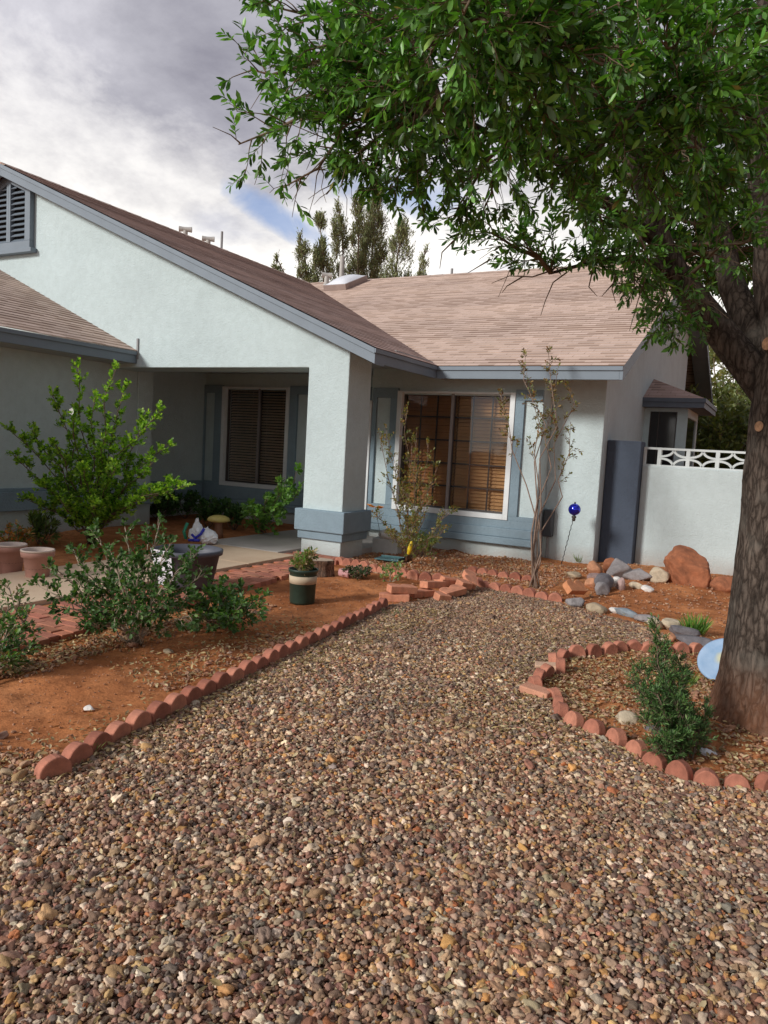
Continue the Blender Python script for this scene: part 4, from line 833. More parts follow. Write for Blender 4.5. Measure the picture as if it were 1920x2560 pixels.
m = MB().box(-6.9, -5.62, 7.75, Yb, -0.1, 0.078).box(-5.62, XL-0.001+0.75, 8.86, Yb if False else Yw-0.01, -0.1, 0.078); tag(m.build('porch_slab', mSlab, bevel=0.006), kind='structure')
mPav, nt, b, _ = new_mat('red_pavers'); co = coords(nt); oi = N(nt, 'ShaderNodeVertexColor', layer_name='col'); n1 = noise(nt, 5, 6, 0.65, co); n2 = noise(nt, 90, 4, 0.7, co)
col = mix(nt, 0.8, oi.outputs[0], ramp(nt, n1.outputs[0], [(0.3, (0.7, 0.66, 0.64)), (0.7, (1.15, 1.15, 1.15))]), 'MULTIPLY'); nt.links.new(col, b.inputs['Base Color']); b.inputs['Roughness'].default_value = 0.92; bump(nt, n2.outputs[0], b, 0.5, 0.004)
def pavers(name, cells, mat):
    m = MB(); cl = []
    for (cx, cy, hx, hy, z, ry) in cells:
        c, s_ = math.cos(ry), math.sin(ry); n0 = len(m.v); tx, ty = rng.normal(0, 0.006, 2)
        m.obox((cx, cy, z-0.03), (hx*c, hx*s_, tx*hx), (-hy*s_, hy*c, ty*hy), (0, 0, 0.03)); q = np.array([0.46, 0.18, 0.11])*rng.uniform(0.75, 1.2)*rng.uniform(0.93, 1.07, 3); cl += [(*q, 1)]*8
    o = m.build(name, mat, bevel=0.005); at = o.data.color_attributes.new('col', 'FLOAT_COLOR', 'POINT'); at.data.foreach_set('color', np.array(cl, dtype=np.float32).ravel()); return o
cells = []; r_ = 0; y = -0.4
def xo(y): return -4.38-0.09*max(0, y-3.2)+(-0.0)
while y < 7.62:
    x1 = xo(y); x = -5.30+(0.1 if r_ % 2 else 0.0)
    while x < x1-0.02:
        ww = min(0.2, x1-x+0.03)
        if ww > 0.06: cells.append((x+ww/2, y+0.05, ww/2-0.003, 0.047, 0.05+rng.normal(0, 0.002), rng.normal(0, 0.012)))
        x += 0.203
    y += 0.103; r_ += 1
while y < 8.12:
    x = -5.6+(0.1 if r_ % 2 else 0)
    while x < -4.98: cells.append((x+0.1, y+0.05, 0.097, 0.047, 0.055, rng.normal(0, 0.01))); x += 0.203
    y += 0.103; r_ += 1
o = pavers('brick_path', cells, mPav); tag(o, kind='structure')
m = MB().add([(-5.31, -0.5, 0.035), (-4.36, -0.5, 0.035), (-4.36, 3.2, 0.035), (-4.80, 7.7, 0.035), (-5.3, 7.7, 0.035)], [(0, 1, 2, 3, 4)]); tag(m.build('path_sand', mDirt), kind='structure')

# ------------------------------------------------------------------ scalloped edging, one brick per scallop
def scallop_mesh(r=0.0735, th=0.06, h=0.035, seed=0):
    m = MB(); n = 12; pol = [(-r, 0, -0.07)]+[(-r*math.cos(PI*i/n), 0, h+r*math.sin(PI*i/n)*0.95) for i in range(n+1)]+[(r, 0, -0.07)]
    rr = random.Random(seed); pol = [(x+rr.uniform(-.0015, .0015), 0, z+rr.uniform(-.0015, .0015)) for x, _, z in pol]
    m.prism([(x, -th/2, z) for x, _, z in pol][::-1], (0, th, 0)); return m
protoS = [scallop_mesh(seed=i).build('edging_brick', mBrick, bevel=0.006) for i in range(4)]; usedS = [False]*4
ORD = ['first','second','third','fourth','fifth','sixth','seventh','eighth','ninth','tenth','eleventh','twelfth','thirteenth','fourteenth','fifteenth','sixteenth','seventeenth','eighteenth','nineteenth','twentieth']
def ordn(i):
    if i < 20: return ORD[i]
    t = ['twenty', 'thirty'][(i+1)//10-2]; u_ = (i+1) % 10; return (t+'-'+ORD[u_-1]) if u_ else {'twenty': 'twentieth', 'thirty': 'thirtieth'}[t]
def put_scallop(x, y, rz, label, group, z=0, tilt=0, lean=0, sc=1.0):
    k = random.randrange(4); o = protoS[k]
    if usedS[k]: o = protoS[k].copy(); COL.objects.link(o)
    usedS[k] = True; o.location = (x, y, z); o.rotation_euler = (lean, tilt, rz); o.scale = (sc, 1, 1)
    tag(o, label, 'edging brick', group); return o
nrow = 28
for i in range(nrow):
    t = i/(nrow-1); x = ROW0[0]+(ROW1[0]-ROW0[0])*t+(0.045*(1-min(1, i/3.0))); y = ROW0[1]+(ROW1[1]-ROW0[1])*t; x += random.uniform(-.006, .006)
    rz = math.atan2(ROW1[1]-ROW0[1], ROW1[0]-ROW0[0])+random.uniform(-.05, .05)-(0.35 if i == 0 else 0)
    L = ('nearest scalloped red edging brick at the end of the long straight row' if i == 0 else 'farthest scalloped edging brick of the long straight row, beside the brick pile' if i == nrow-1 else
         '%s scalloped edging brick from the near end of the long straight row' % ordn(i))
    put_scallop(x, y, rz, L, 'edging bricks in the straight row beside the dirt bed', z=-0.010+random.uniform(-.009, .008), tilt=random.uniform(-.06, .06), lean=random.uniform(-.05, .05), sc=1.0)
for i, (x, y) in enumerate(RING):
    a = RING[max(0, i-1)]; c = RING[min(len(RING)-1, i+1)]; rz = math.atan2(c[1]-a[1], c[0]-a[0])+random.uniform(-.25, .25)
    L = ('scalloped red brick at the right photo edge, nearest of the curved ring round the tree' if i == 0 else 'last scalloped brick of the curved ring, next to the round blue disc' if i == len(RING)-1 else
         '%s scalloped brick of the curved tree ring, counted from its near right end' % ordn(i))
    near = i < 11
    put_scallop(x, y, rz, L, 'edging bricks in the curved ring round the tree', z=-0.03+random.uniform(-.012, .01)+(0.02 if i > 12 else 0), tilt=random.uniform(-.12, .12), lean=random.uniform(-.2, .2)+(0.25 if near else 0), sc=0.8 if near else 0.85)
def rowf(pts, n, lab, group, z=-0.02):
    pts = [np.array(p) for p in pts]; seg = [np.linalg.norm(b-a) for a, b in zip(pts[:-1], pts[1:])]; Lt = sum(seg)
    for i in range(n):
        s_ = Lt*i/(n-1); k = 0
        while k < len(seg)-1 and s_ > seg[k]: s_ -= seg[k]; k += 1
        p = pts[k]+(pts[k+1]-pts[k])*min(1, s_/seg[k]); d = pts[k+1]-pts[k]
        put_scallop(p[0], p[1], math.atan2(d[1], d[0])+random.uniform(-.12, .12), lab % ordn(i), group, z+random.uniform(-.01, .012), random.uniform(-.06, .06), random.uniform(-.1, .15))
rowf([(-4.78, 7.92), (-4.2, 7.76), (-3.84, 7.68), (-3.58, 7.67), (-3.36, 7.74)], 11, '%s brick of the short row running right from the porch column', 'edging bricks between the column and the brick pile', 0.0)
rowf([(-3.3, 8.68), (-3.04, 8.61), (-2.82, 8.56), (-2.56, 8.56)], 6, '%s brick from the left in the short row under the big window', 'edging bricks under the big window')
rowf([(-3.02, 7.9), (-2.77, 7.72), (-2.44, 7.66), (-2.1, 7.6), (-1.97, 7.62)], 9, '%s brick from the left in the row at the far end of the gravel', 'edging bricks at the far end of the gravel', -0.015)

# loose bricks in the pile: flat scallop-edged slabs lying down
def slab_mesh(nsc, seed):
    m = MB(); rr = random.Random(seed); r = 0.0735; pol = []
    w_ = nsc*2*r
    pol.append((-w_/2, 0)); 
    for s_ in range(nsc):
        for i in range(9): a = PI*(1-i/8); pol.append((-w_/2+r+s_*2*r+r*math.cos(a), 0.09+r*0.8*math.sin(a)))
    pol.append((w_/2, 0)); m.prism([(x, y-0.07, 0) for x, y in pol], (0, 0, 0.07)); return m
mPile = plain('orange_red_concrete', (0.56, 0.235, 0.135), 0.92, 0.28, 14, 0.5, 110)
pile = [((-3.27, 6.42), 0.0, 0.5, 2, (0, 0), 'flat slab at the near end of the brick pile, lowest, half under another'),
        ((-3.24, 6.50), 0.056, 0.95, 2, (0.03, 0.05), 'long slab on top at the near left end of the brick pile'),
        ((-3.16, 6.80), 0.0, 1.15, 2, (0, 0.02), 'slab lying low at the left side of the pile middle'),
        ((-3.12, 6.98), 0.05, 1.25, 2, (-0.06, 0.06), 'slab resting across the middle left of the brick pile'),
        ((-2.93, 6.78), 0.0, 1.0, 1, (0.1, 0.1), 'stubby brick at the right front of the pile beside the gravel'),
        ((-2.90, 6.98), 0.02, 1.2, 2, (0.12, -0.08), 'slab leaning over the gravel side of the brick pile'),
        ((-3.08, 7.22), 0.04, 1.4, 2, (-0.1, 0.1), 'slab tipped up near the far middle of the brick pile'),
        ((-2.90, 7.26), 0.05, 1.1, 1, (0.15, 0.12), 'short brick wedged between slabs at the far right of the pile'),
        ((-3.10, 7.46), 0.03, 0.9, 2, (0.05, 0.14), 'reddest slab at the far left end of the brick pile'),
        ((-2.93, 7.50), 0.07, 2.0, 2, (0.28, -0.2), 'orange slab propped steeply at the far end of the brick pile')]
for i, ((x, y), z, rz, ns, ti, lab) in enumerate(pile):
    o = slab_mesh(ns, i).build('loose_brick', mPile, bevel=0.006); o.location = (x+0.03, y, z*1.35+0.005); o.rotation_euler = (ti[0]*1.4, ti[1]*1.4, rz); tag(o, lab, 'brick', 'bricks heaped at the end of the straight row')
o = slab_mesh(2, 40).build('loose_brick', plain('orange_brick', (0.58, 0.24, 0.11), 0.9, 0.2, 14, 0.4, 100), bevel=0.006); o.location = (-1.86, 7.86, 0.10); o.rotation_euler = (0.75, 0.1, 1.2); tag(o, 'orange slab leaning on the rocks where the gravel ends by the house corner', 'brick', 'bricks heaped at the end of the straight row')
o = MB().box(-0.1, 0.1, -0.05, 0.05, 0, 0.055).build('loose_brick', plain('tan_brick', (0.56, 0.27, 0.17), 0.9, 0.2, 14, 0.4, 100), bevel=0.008); o.location = (-1.235, 4.50, -0.002); o.rotation_euler = (0.05, 0.03, -0.25); tag(o, 'flat tan pink brick lying outside the kink of the curved ring', 'brick')
o = MB().box(-0.1, 0.1, -0.05, 0.05, 0, 0.055).build('loose_brick', plain('buff_brick', (0.60, 0.40, 0.27), 0.9, 0.2, 14, 0.4, 100), bevel=0.008); o.location = (-1.33, 5.13, -0.016); o.rotation_euler = (0.03, -0.05, 0.3); tag(o, 'buff brick lying flat outside the left bulge of the curved ring', 'brick')

# ------------------------------------------------------------------ rocks
def rockmat(name, c, vein=0.3, sc=6):
    m, nt, b, _ = new_mat(name); co = coords(nt); n1 = noise(nt, sc, 8, 0.65, co, 0.5); n2 = noise(nt, sc*6, 6, 0.7, co)
    d = tuple(x*(1-vein) for x in c); l = tuple(min(1, x*(1+vein)) for x in c); col = ramp(nt, n1.outputs[0], [(0.3, d), (0.5, c), (0.7, l)])
    col = mix(nt, 0.5, col, ramp(nt, n2.outputs[0], [(0.3, (0.65, 0.62, 0.6)), (0.7, (1.2, 1.2, 1.2))]), 'MULTIPLY'); nt.links.new(col, b.inputs['Base Color']); b.inputs['Roughness'].default_value = 0.88
    p = bump(nt, n1.outputs[0], None, 0.5, 0.03); bump(nt, n2.outputs[0], b, 0.6, 0.008, p); return m
RM = {'grey': rockmat('grey_stone', (0.29, 0.27, 0.27)), 'dark': rockmat('dark_stone', (0.15, 0.14, 0.15)), 'cream': rockmat('cream_stone', (0.55, 0.46, 0.33)), 'white': rockmat('white_stone', (0.72, 0.69, 0.64), 0.15),
      'tan': rockmat('tan_stone', (0.42, 0.33, 0.22)), 'red': rockmat('red_sandstone', (0.33, 0.12, 0.055), 0.5), 'orange': rockmat('orange_stone', (0.50, 0.24, 0.13)), 'pink': rockmat('pink_stone', (0.42, 0.29, 0.26)), 'blue': rockmat('blue_grey_stone', (0.24, 0.28, 0.31), 0.2)}
def rock(x, y, sx, sy, sz, kind, label, rz=0.0, seed=0, cut=0.5, z=0.0, cat='rock', name='rock', group=None, sub=4, facets=9, rough=0.10):
    bm = bmesh.new(); bmesh.ops.create_icosphere(bm, subdivisions=sub, radius=1); r = np.random.default_rng(100+seed)
    pl = r.normal(0, 1, (facets, 3)); pl /= np.linalg.norm(pl, axis=1)[:, None]; off = r.uniform(cut, 0.98, facets); ph = r.uniform(0, 6, 8)
    for v in bm.verts:
        p = np.array(v.co)
        for q, o_ in zip(pl, off):
            e = p@q-o_
            if e > 0: p = p-q*e*0.85
        nz = math.sin(3*p[0]+ph[0])*math.sin(3.3*p[1]+ph[1])+0.6*math.sin(7*p[2]+ph[2]+2*p[0])*math.sin(6*p[0]+ph[3])+0.35*math.sin(15*p[1]+ph[4])*math.sin(14*p[2]+ph[5]+5*p[0]); p = p*(1+rough*0.5*nz)
        v.co = (p[0]*sx, p[1]*sy, p[2]*sz+sz*0.62)
    me = bpy.data.meshes.new(name); bm.to_mesh(me); bm.free(); me.materials.append(RM[kind]); me.polygons.foreach_set('use_smooth', [True]*len(me.polygons))
    o = bpy.data.objects.new(name, me); COL.objects.link(o); o.location = (x, y, z); o.rotation_euler = (0, 0, rz); return tag(o, label, cat, group)
GR = 'stones bordering the side yard bed'
rock(-0.93, 9.85, 0.30, 0.25, 0.31, 'red', 'large red orange sandstone boulder in front of the pale side wall', 0.35, 1, 0.55, name='boulder', cat='boulder', sub=5, facets=16, rough=0.22)
rock(-0.50, 9.80, 0.16, 0.12, 0.11, 'red', 'small red rock on the ground just right of the boulder', 0.2, 2, 0.6)
rock(-1.72, 7.46, 0.10, 0.075, 0.07, 'grey', 'grey stone at the left end of the curved stone line beside the gravel', 0, 3, group=GR)
rock(-1.49, 7.36, 0.115, 0.08, 0.06, 'tan', 'oval tan stone, second from the left in the curved stone line', -0.3, 4, group=GR)
rock(-1.34, 7.46, 0.055, 0.04, 0.04, 'white', 'small white stone touching the flat blue grey slab', 0, 5, group=GR)
rock(-1.20, 7.40, 0.16, 0.07, 0.045, 'blue', 'flat blue grey stone in the middle of the curved stone line', -0.35, 6, group=GR)
rock(-1.00, 7.25, 0.13, 0.08, 0.045, 'grey', 'low greenish grey stone between the blue slab and the cream pair', -0.2, 7, group=GR)
rock(-0.90, 7.02, 0.08, 0.06, 0.07, 'cream', 'left stone of the cream coloured pair beside the gravel', 0, 8, group=GR)
rock(-0.78, 7.10, 0.095, 0.07, 0.075, 'cream', 'right and larger stone of the cream coloured pair', 0.4, 9, group=GR)
rock(-0.66, 6.92, 0.15, 0.09, 0.06, 'dark', 'rounded dark grey stone behind the ring beside the grass tuft', -0.1, 10, group=GR)
rock(-0.55, 6.64, 0.20, 0.09, 0.05, 'dark', 'long flat dark grey stone just behind the curved brick ring', -0.15, 11, group=GR)
rock(-0.72, 6.62, 0.05, 0.04, 0.05, 'orange', 'small orange stone against the ring behind the upright shrub', 0, 12, group=GR)
GP = 'rocks heaped at the house corner'
for i, (x, y, a, b_, c_, k, lab) in enumerate([(-2.05, 9.75, .12, .1, .11, 'orange', 'orange rock on the left of the heap at the house corner'), (-1.72, 9.75, .19, .14, .17, 'grey', 'largest grey rock of the heap at the house corner'),
        (-1.92, 9.25, .14, .1, .06, 'pink', 'flat pinkish rock low in the heap at the house corner'), (-2.2, 9.3, .13, .1, .05, 'tan', 'low tan rock left of the heap below the gazing ball stake'),
        (-1.72, 9.2, .10, .08, .06, 'orange', 'flat orange rock in front of the largest grey one'), (-1.62, 9.0, .07, .06, .08, 'white', 'small pale rock in front middle of the heap'),
        (-1.72, 8.7, .15, .11, .12, 'dark', 'dark grey rock at the front of the heap'), (-1.54, 8.85, .065, .055, .09, 'pink', 'upright pinkish pebble at the right front of the heap'),
        (-1.86, 8.75, .08, .07, .07, 'orange', 'orange brown rock behind the leaning slab'), (-1.90, 10.05, .1, .08, .16, 'red', 'dark red rock at the back of the heap against the pier'),
        (-1.66, 8.40, .09, .07, .09, 'grey', 'grey rock beside the foot of the leaning slab')]):
    rock(x, y, a, b_, c_, k, lab, i*0.7, 20+i, group=GP)
rock(-1.40, 9.10, .11, .05, .05, 'cream', 'cream rock lying right of the corner heap', -0.5, 40); rock(-1.26, 8.95, .075, .05, .05, 'white', 'whitish stone in front of the cream one right of the heap', 0, 41)
rock(-1.50, 9.75, .21, .12, .10, 'grey', 'flat topped grey rock between the heap and the cream block', 0, 42); rock(-1.24, 9.75, .12, .10, .13, 'cream', 'upright cream block left of the boulder', 0, 43); rock(-1.12, 10.05, .1, .08, .14, 'white', 'pale rock half hidden behind the left side of the boulder', 0, 44)
rock(-0.66, 4.32, .07, .05, .05, 'cream', 'small cream rock inside the ring left of the upright shrub', 0.3, 45, 0.4); rock(-0.50, 4.26, .06, .045, .03, 'dark', 'small dark rock inside the ring touching the upright shrub', 0.1, 46, 0.4)
rock(-1.33, 5.78, .075, .035, .02, 'white', 'flat white chip of stone outside the back of the ring', 0.2, 47, 0.4); rock(-2.77, 2.86+0.25, .03, .03, .02, 'cream', 'tiny pale stone at the dirt side of the straight row', 0, 48)
rock(-3.62, 3.78, .05, .035, .02, 'tan', 'flat tan stone on the dirt right of the front shrub', 0, 49, 0.4); rock(-3.16, 2.72, .035, .028, .02, 'white', 'small white stone alone on the dirt bed', 0, 50, 0.4)

# ------------------------------------------------------------------ pots and garden things
def lathe_thing(name, prof, mat, loc, label, cat, **k):
    o = empty(name, loc, label, cat); MB().lathe(prof, (0, 0, 0), 40).build('pot', mat, o, smooth=True, **k); return o
mGreenPot = plain('dark_green_plastic', (0.022, 0.045, 0.032), 0.45, 0.2, 8, 0.05, 50); mBand = plain('tan_label_band', (0.52, 0.42, 0.29), 0.7, 0.12, 8)
mTerra = plain('pink_terracotta_plastic', (0.40, 0.21, 0.165), 0.7, 0.18, 6, 0.1, 50); mGreyPot = plain('charcoal_plastic', (0.075, 0.08, 0.10), 0.55, 0.15, 6, 0.05)
mSoil = plain('potting_soil', (0.045, 0.03, 0.02), 0.95, 0.4, 40, 0.8, 60)
mPlantLeaf = leafmat('garden_leaf', trans=0.32, rough=0.45)
pc = gp(735, 1512); px0, py0 = pc.x, pc.y+0.13
P = lathe_thing('nursery_pot', [(0.001, 0.0), (0.112, 0.0), (0.118, 0.02), (0.127, 0.29), (0.138, 0.295), (0.141, 0.315), (0.139, 0.325), (0.128, 0.32), (0.12, 0.27), (0.001, 0.265)], mGreenPot, (px0, py0, 0.0), 'dark green nursery pot with a tan band standing on the dirt', 'plant pot')
MB().lathe([(0.1225, 0.19), (0.1275, 0.191), (0.1305, 0.262), (0.1255, 0.263)], (0, 0, 0), 40, cap=False).build('label_band', mBand, P, smooth=True)
MB().lathe([(0.001, 0.266), (0.121, 0.27), (0.121, 0.271), (0.001, 0.285)], (0, 0, 0), 24).build('soil', mSoil, P)
def leafy(name, loc, label, cat, ntip, h, spread, cols, L, wr, per=6, nsub=5, sub=0.12, tw=0.06, bark=mTwig, w=None, r0=0.006, lift=0.2, z0=0.0, cone=0.9, group=None, trm=None, stemn='stem', up=(0, 0, 1), roll=0.9, t0=0.3, ntw=3, wob=0.04, lean=(0, 0)):
    Q = Plant(name, loc, label, cat, group)
    for i in range(ntip):
        a = 2*PI*i/ntip+rng.uniform(-0.4, 0.4); hh = h*rng.uniform(0.65, 1.05); s_ = spread*rng.uniform(0.45, 1.1)
        a0 = np.array(loc)+np.array([math.cos(a)*0.015, math.sin(a)*0.015, z0]); Q.bough(a0, np.array(loc)+np.array([math.cos(a)*s_+lean[0], math.sin(a)*s_+lean[1], z0+hh]), (math.cos(a)*s_*0.2, math.sin(a)*s_*0.2, -0.02), r0, r0*0.35, nsub, sub, ntw, tw, t0=t0, lift=lift, wob=wob)
    Q.finish(bark, trm or mPlantLeaf, per, L, wr, cols, w, cone=cone, stemname=stemn, up=up, roll=roll); return Q.o
GREEN = [(0.06, 0.15, 0.025), (0.09, 0.21, 0.035), (0.14, 0.30, 0.045), (0.22, 0.38, 0.06)]; DARKG = [(0.03, 0.085, 0.02), (0.045, 0.13, 0.028), (0.075, 0.185, 0.038), (0.14, 0.25, 0.06)]
leafy('potted_plant', (px0, py0, 0.28), 'pale wilting plant with green side leaves growing in the green nursery pot', 'plant', 8, 0.17, 0.08, [(0.10, 0.2, 0.04), (0.2, 0.3, 0.07), (0.5, 0.36, 0.24), (0.35, 0.25, 0.15)], 0.05, 0.42, per=5, nsub=4, sub=0.04, tw=0.04, bark=mPaleTwig)
# log stump
c = g2(683, 1243); o = empty('tree_stump', (c.x, c.y+0.05, 0), 'short cut log round with pale top standing behind the green pot', 'stump')
mb = MB(); n = 30
for z, r in ((-0.02, 0.19), (0.03, 0.175), (0.12, 0.165), (0.175, 0.17), (0.178, 0.16)):
    for k in range(n): a = 2*PI*k/n; rr = r*(1+0.08*math.sin(3*a)+0.05*math.sin(8*a)+0.02*math.sin(19*a)); mb.v.append((rr*math.cos(a), rr*math.sin(a)*0.8, z))
mb.f = [(i*n+k, i*n+(k+1) % n, (i+1)*n+(k+1) % n, (i+1)*n+k) for i in range(4) for k in range(n)]; mb.build('bark', barkmat('stump_bark', (0.12, 0.06, 0.035), (0.34, 0.2, 0.13), 20, 0.4), o, smooth=True)
mb = MB(); mb.v = [(0.158*(1+0.08*math.sin(6*PI*k/n)+0.05*math.sin(16*PI*k/n))*math.cos(2*PI*k/n), 0.8*0.158*(1+0.08*math.sin(6*PI*k/n)+0.05*math.sin(16*PI*k/n))*math.sin(2*PI*k/n), 0.181) for k in range(n)]; mb.f = [tuple(range(n))]; mb.build('cut_face', plain('sawn_wood', (0.47, 0.36, 0.26), 0.85, 0.2, 20, 0.2), o)
# tipped flower pot
c = g2(742, 1248); o = empty('tipped_pot', (c.x, c.y+0.03, 0.055), 'small pink pot tipped on its side with spilled flowers on the dirt', 'flower pot')
q = Matrix.Rotation(math.radians(88), 3, 'Y'); q = Matrix.Rotation(0.25, 3, 'Z') @ q
MB().lathe([(0.001, -0.07), (0.04, -0.07), (0.056, 0.03), (0.062, 0.035), (0.062, 0.055), (0.054, 0.055), (0.048, 0.02), (0.001, 0.02)], (0, 0, 0), 28, q).build('pot', plain('pink_glaze', (0.55, 0.3, 0.3), 0.4, 0.2, 12), o, smooth=True)
o = leafy('spilled_flowers', (c.x+0.05, c.y+0.05, 0.03), 'dark leaved flowers with pink petals spilling from the tipped pot', 'flowers', 14, 0.09, 0.14, [(0.03, 0.06, 0.03), (0.05, 0.09, 0.04), (0.5, 0.25, 0.3), (0.6, 0.45, 0.45)], 0.028, 0.6, per=5, nsub=4, sub=0.05, tw=0.03, w=[5, 5, 2, 1], lean=(0.12, 0.02))
c = g2(845, 1258); leafy('seedling', (c.x, c.y, 0), 'small pale seedling with a few green leaves left of the brick pile', 'plant', 5, 0.18, 0.13, [(0.12, 0.24, 0.06), (0.3, 0.36, 0.16)], 0.05, 0.5, per=3, nsub=2, sub=0.05, tw=0.04, bark=mPaleTwig)
# mushroom ornament
c = gp(545, 1352); o = empty('mushroom_ornament', (c.x, c.y, 0.05), 'garden mushroom ornament with a yellow cap and brown stem by the porch bed', 'ornament')
MB().lathe([(0.001, 0), (0.075, 0.0), (0.065, 0.06), (0.055, 0.2), (0.06, 0.24), (0.001, 0.24)], (0, 0, 0), 24).build('mushroom_stem', plain('brown_ceramic', (0.3, 0.14, 0.08), 0.5, 0.2, 10), o, smooth=True)
MB().lathe([(0.001, 0.235), (0.10, 0.225), (0.155, 0.24), (0.165, 0.26), (0.15, 0.29), (0.1, 0.315), (0.05, 0.325), (0.001, 0.327)], (0, 0, 0), 32).build('mushroom_cap', plain('yellow_ceramic', (0.72, 0.58, 0.18), 0.4, 0.12, 14), o, smooth=True)
# white bags
def bag(c, s, seed, parent=None, mat=None):
    bm = bmesh.new(); bmesh.ops.create_icosphere(bm, subdivisions=5, radius=1); r = np.random.default_rng(seed); ph = r.uniform(0, 6, 12); K = r.normal(0, 1, (10, 3)); K /= np.linalg.norm(K, axis=1)[:, None]
    for v in bm.verts:
        p = np.array(v.co); f = 1.0
        for k in range(10): f -= 0.075*abs(math.sin(p@K[k]*(4+k*1.3)+ph[k]))**0.5*(1.0 if k < 5 else 0.55)
        f += 0.16*math.sin(3*p[0]+ph[10])*math.sin(3*p[1]+ph[11]); p = p*(f+0.25); p[2] = max(p[2], -0.6); top = max(0, p[2]-0.35); v.co = (p[0]*s[0]*(1-top*0.75), p[1]*s[1]*(1-top*0.75), (p[2]+0.6)*s[2]*(1+top*0.5))
    me = bpy.data.meshes.new('bag'); bm.to_mesh(me); bm.free(); me.materials.append(mat); me.polygons.foreach_set('use_smooth', [True]*len(me.polygons)); ob = bpy.data.objects.new('plastic_bag', me); COL.objects.link(ob); ob.location = c; return ob
mBag = plain('white_plastic', (0.86, 0.87, 0.89), 0.3, 0.06, 8, 0.5, 18); c = gp(515, 1356, 0.08)
tag(bag((c.x+0.04, c.y, 0.075), (0.16, 0.13, 0.12), 5, mat=mBag), 'crumpled white plastic bag on the path beside the yellow mushroom', 'bag', 'bags beside the mushroom')
tag(bag((c.x-0.22, c.y+0.06, 0.075), (0.14, 0.12, 0.15), 8, mat=mBag), 'taller white bag with blue ribbon left of the crumpled one', 'bag', 'bags beside the mushroom')
ob = bpy.context.scene.objects['plastic_bag.001']; m = MB(); m.tube([(0.05, -0.15, 0.1), (0.12, -0.16, 0.06), (0.2, -0.15, 0.12), (0.24, -0.13, 0.2)], 0.018, 8).tube([(0.0, -0.15, 0.02), (0.10, -0.17, 0.03), (0.19, -0.16, 0.04)], 0.02, 8).build('ribbon', plain('blue_ribbon', (0.03, 0.04, 0.5), 0.4), ob, smooth=True)
MB().tube([(-0.10, -0.10, 0.02), (-0.13, -0.115, 0.12), (-0.10, -0.08, 0.24)], 0.022, 8).build('green_print', plain('green_plastic', (0.03, 0.3, 0.17), 0.4), ob, smooth=True)
# grey tub
c = gp(438, 1462, 0.08); o = empty('planter_tub', (c.x+0.05, c.y+0.1, 0.075), 'wide charcoal plastic tub standing on the tan walkway behind the shrub', 'planter')
MB().lathe([(0.001, 0), (0.21, 0), (0.225, 0.03), (0.275, 0.27), (0.30, 0.275), (0.305, 0.315), (0.285, 0.32), (0.265, 0.26), (0.25, 0.14), (0.001, 0.13)], (0, 0, 0), 44).build('tub', mGreyPot, o, smooth=True); o.scale = (1.1, 1.1, 1.1)
mb = MB(); n = 9
for j in range(5):
    for i in range(n+1): a = math.radians(228+i*6.5); r = 0.238+0.072*(j/4)+0.006*math.sin(i*2.1); mb.v.append((r*math.cos(a), r*math.sin(a), 0.02+0.31*j/4))
mb.f = [(j*(n+1)+i, j*(n+1)+i+1, (j+1)*(n+1)+i+1, (j+1)*(n+1)+i) for j in range(4) for i in range(n)]; mb.build('white_sticker', plain('white_paper', (0.72, 0.73, 0.78), 0.6, 0.05, 5), o, smooth=True)
# terracotta style pots at left
for (x, y, sc, lab) in ((82, 1448, 1.0, 'pinkish brown plastic pot with a thick pale rim at the left by the walkway'), (16, 1432, 0.95, 'pinkish pot half out of the photo at the left edge, left of its twin')):
    c = gp(x, y, 0.05); o = empty('plant_pot', (c.x, c.y+0.05, 0.03), lab, 'plant pot', 'pinkish pots by the walkway')
    R_ = 0.138*sc; MB().lathe([(0.001, 0), (R_*0.7, 0), (R_*0.74, 0.02), (R_*0.93, 0.23), (R_*1.08, 0.235), (R_*1.12, 0.285), (R_*1.05, 0.295), (R_*0.95, 0.28), (R_*0.84, 0.13), (0.001, 0.12)], (0, 0, 0), 40).build('pot', mTerra, o, smooth=True)
    MB().lathe([(R_*1.045, 0.2955), (R_*1.125, 0.2865), (R_*1.10, 0.306), (R_*0.97, 0.302), (R_*0.90, 0.24), (R_*0.88, 0.236)], (0, 0, 0), 40, cap=False).build('rim', plain('pale_rim', (0.55, 0.45, 0.38), 0.6, 0.1, 8), o, smooth=True)
    MB().lathe([(0.001, 0.121), (R_*0.84, 0.125), (R_*0.84, 0.127), (0.001, 0.13)], (0, 0, 0), 24).build('soil', mSoil, o)
# gazing ball on a twisted stake
c = gp(1408, 1410); c = Vector((c.x, c.y-0.1, 0)); tp = py(1435, 1290, c.y)
o = empty('gazing_ball_stake', (c.x, c.y, 0), 'shiny cobalt blue ball on a thin twisted stake before the white wall', 'garden ornament'); d = tp-c
mb = MB(); tw = []
for k in range(60): t = k/59; a = t*60; tw.append(tuple(d*t+Vector((math.cos(a), math.sin(a), 0))*0.004))
mb.tube(tw, 0.0055, 6); mb.build('stake', plain('dark_iron', (0.05, 0.05, 0.055), 0.5, 0.1, 10, 0, metal=0.6), o)
bt = d
MB().lathe([(0.001, -0.055), (0.018, -0.05), (0.026, -0.025), (0.02, -0.01), (0.034, 0.0), (0.03, 0.02), (0.001, 0.03)], bt+Vector((0, 0, -0.02)), 16).build('socket', mBronze, o, smooth=True)
m, nt, b, _ = new_mat('cobalt_mirror_glass'); setc(b, (0.02, 0.03, 0.75)); b.inputs['Metallic'].default_value = 0.85; b.inputs['Roughness'].default_value = 0.08; b.inputs['Coat Weight'].default_value = 1.0
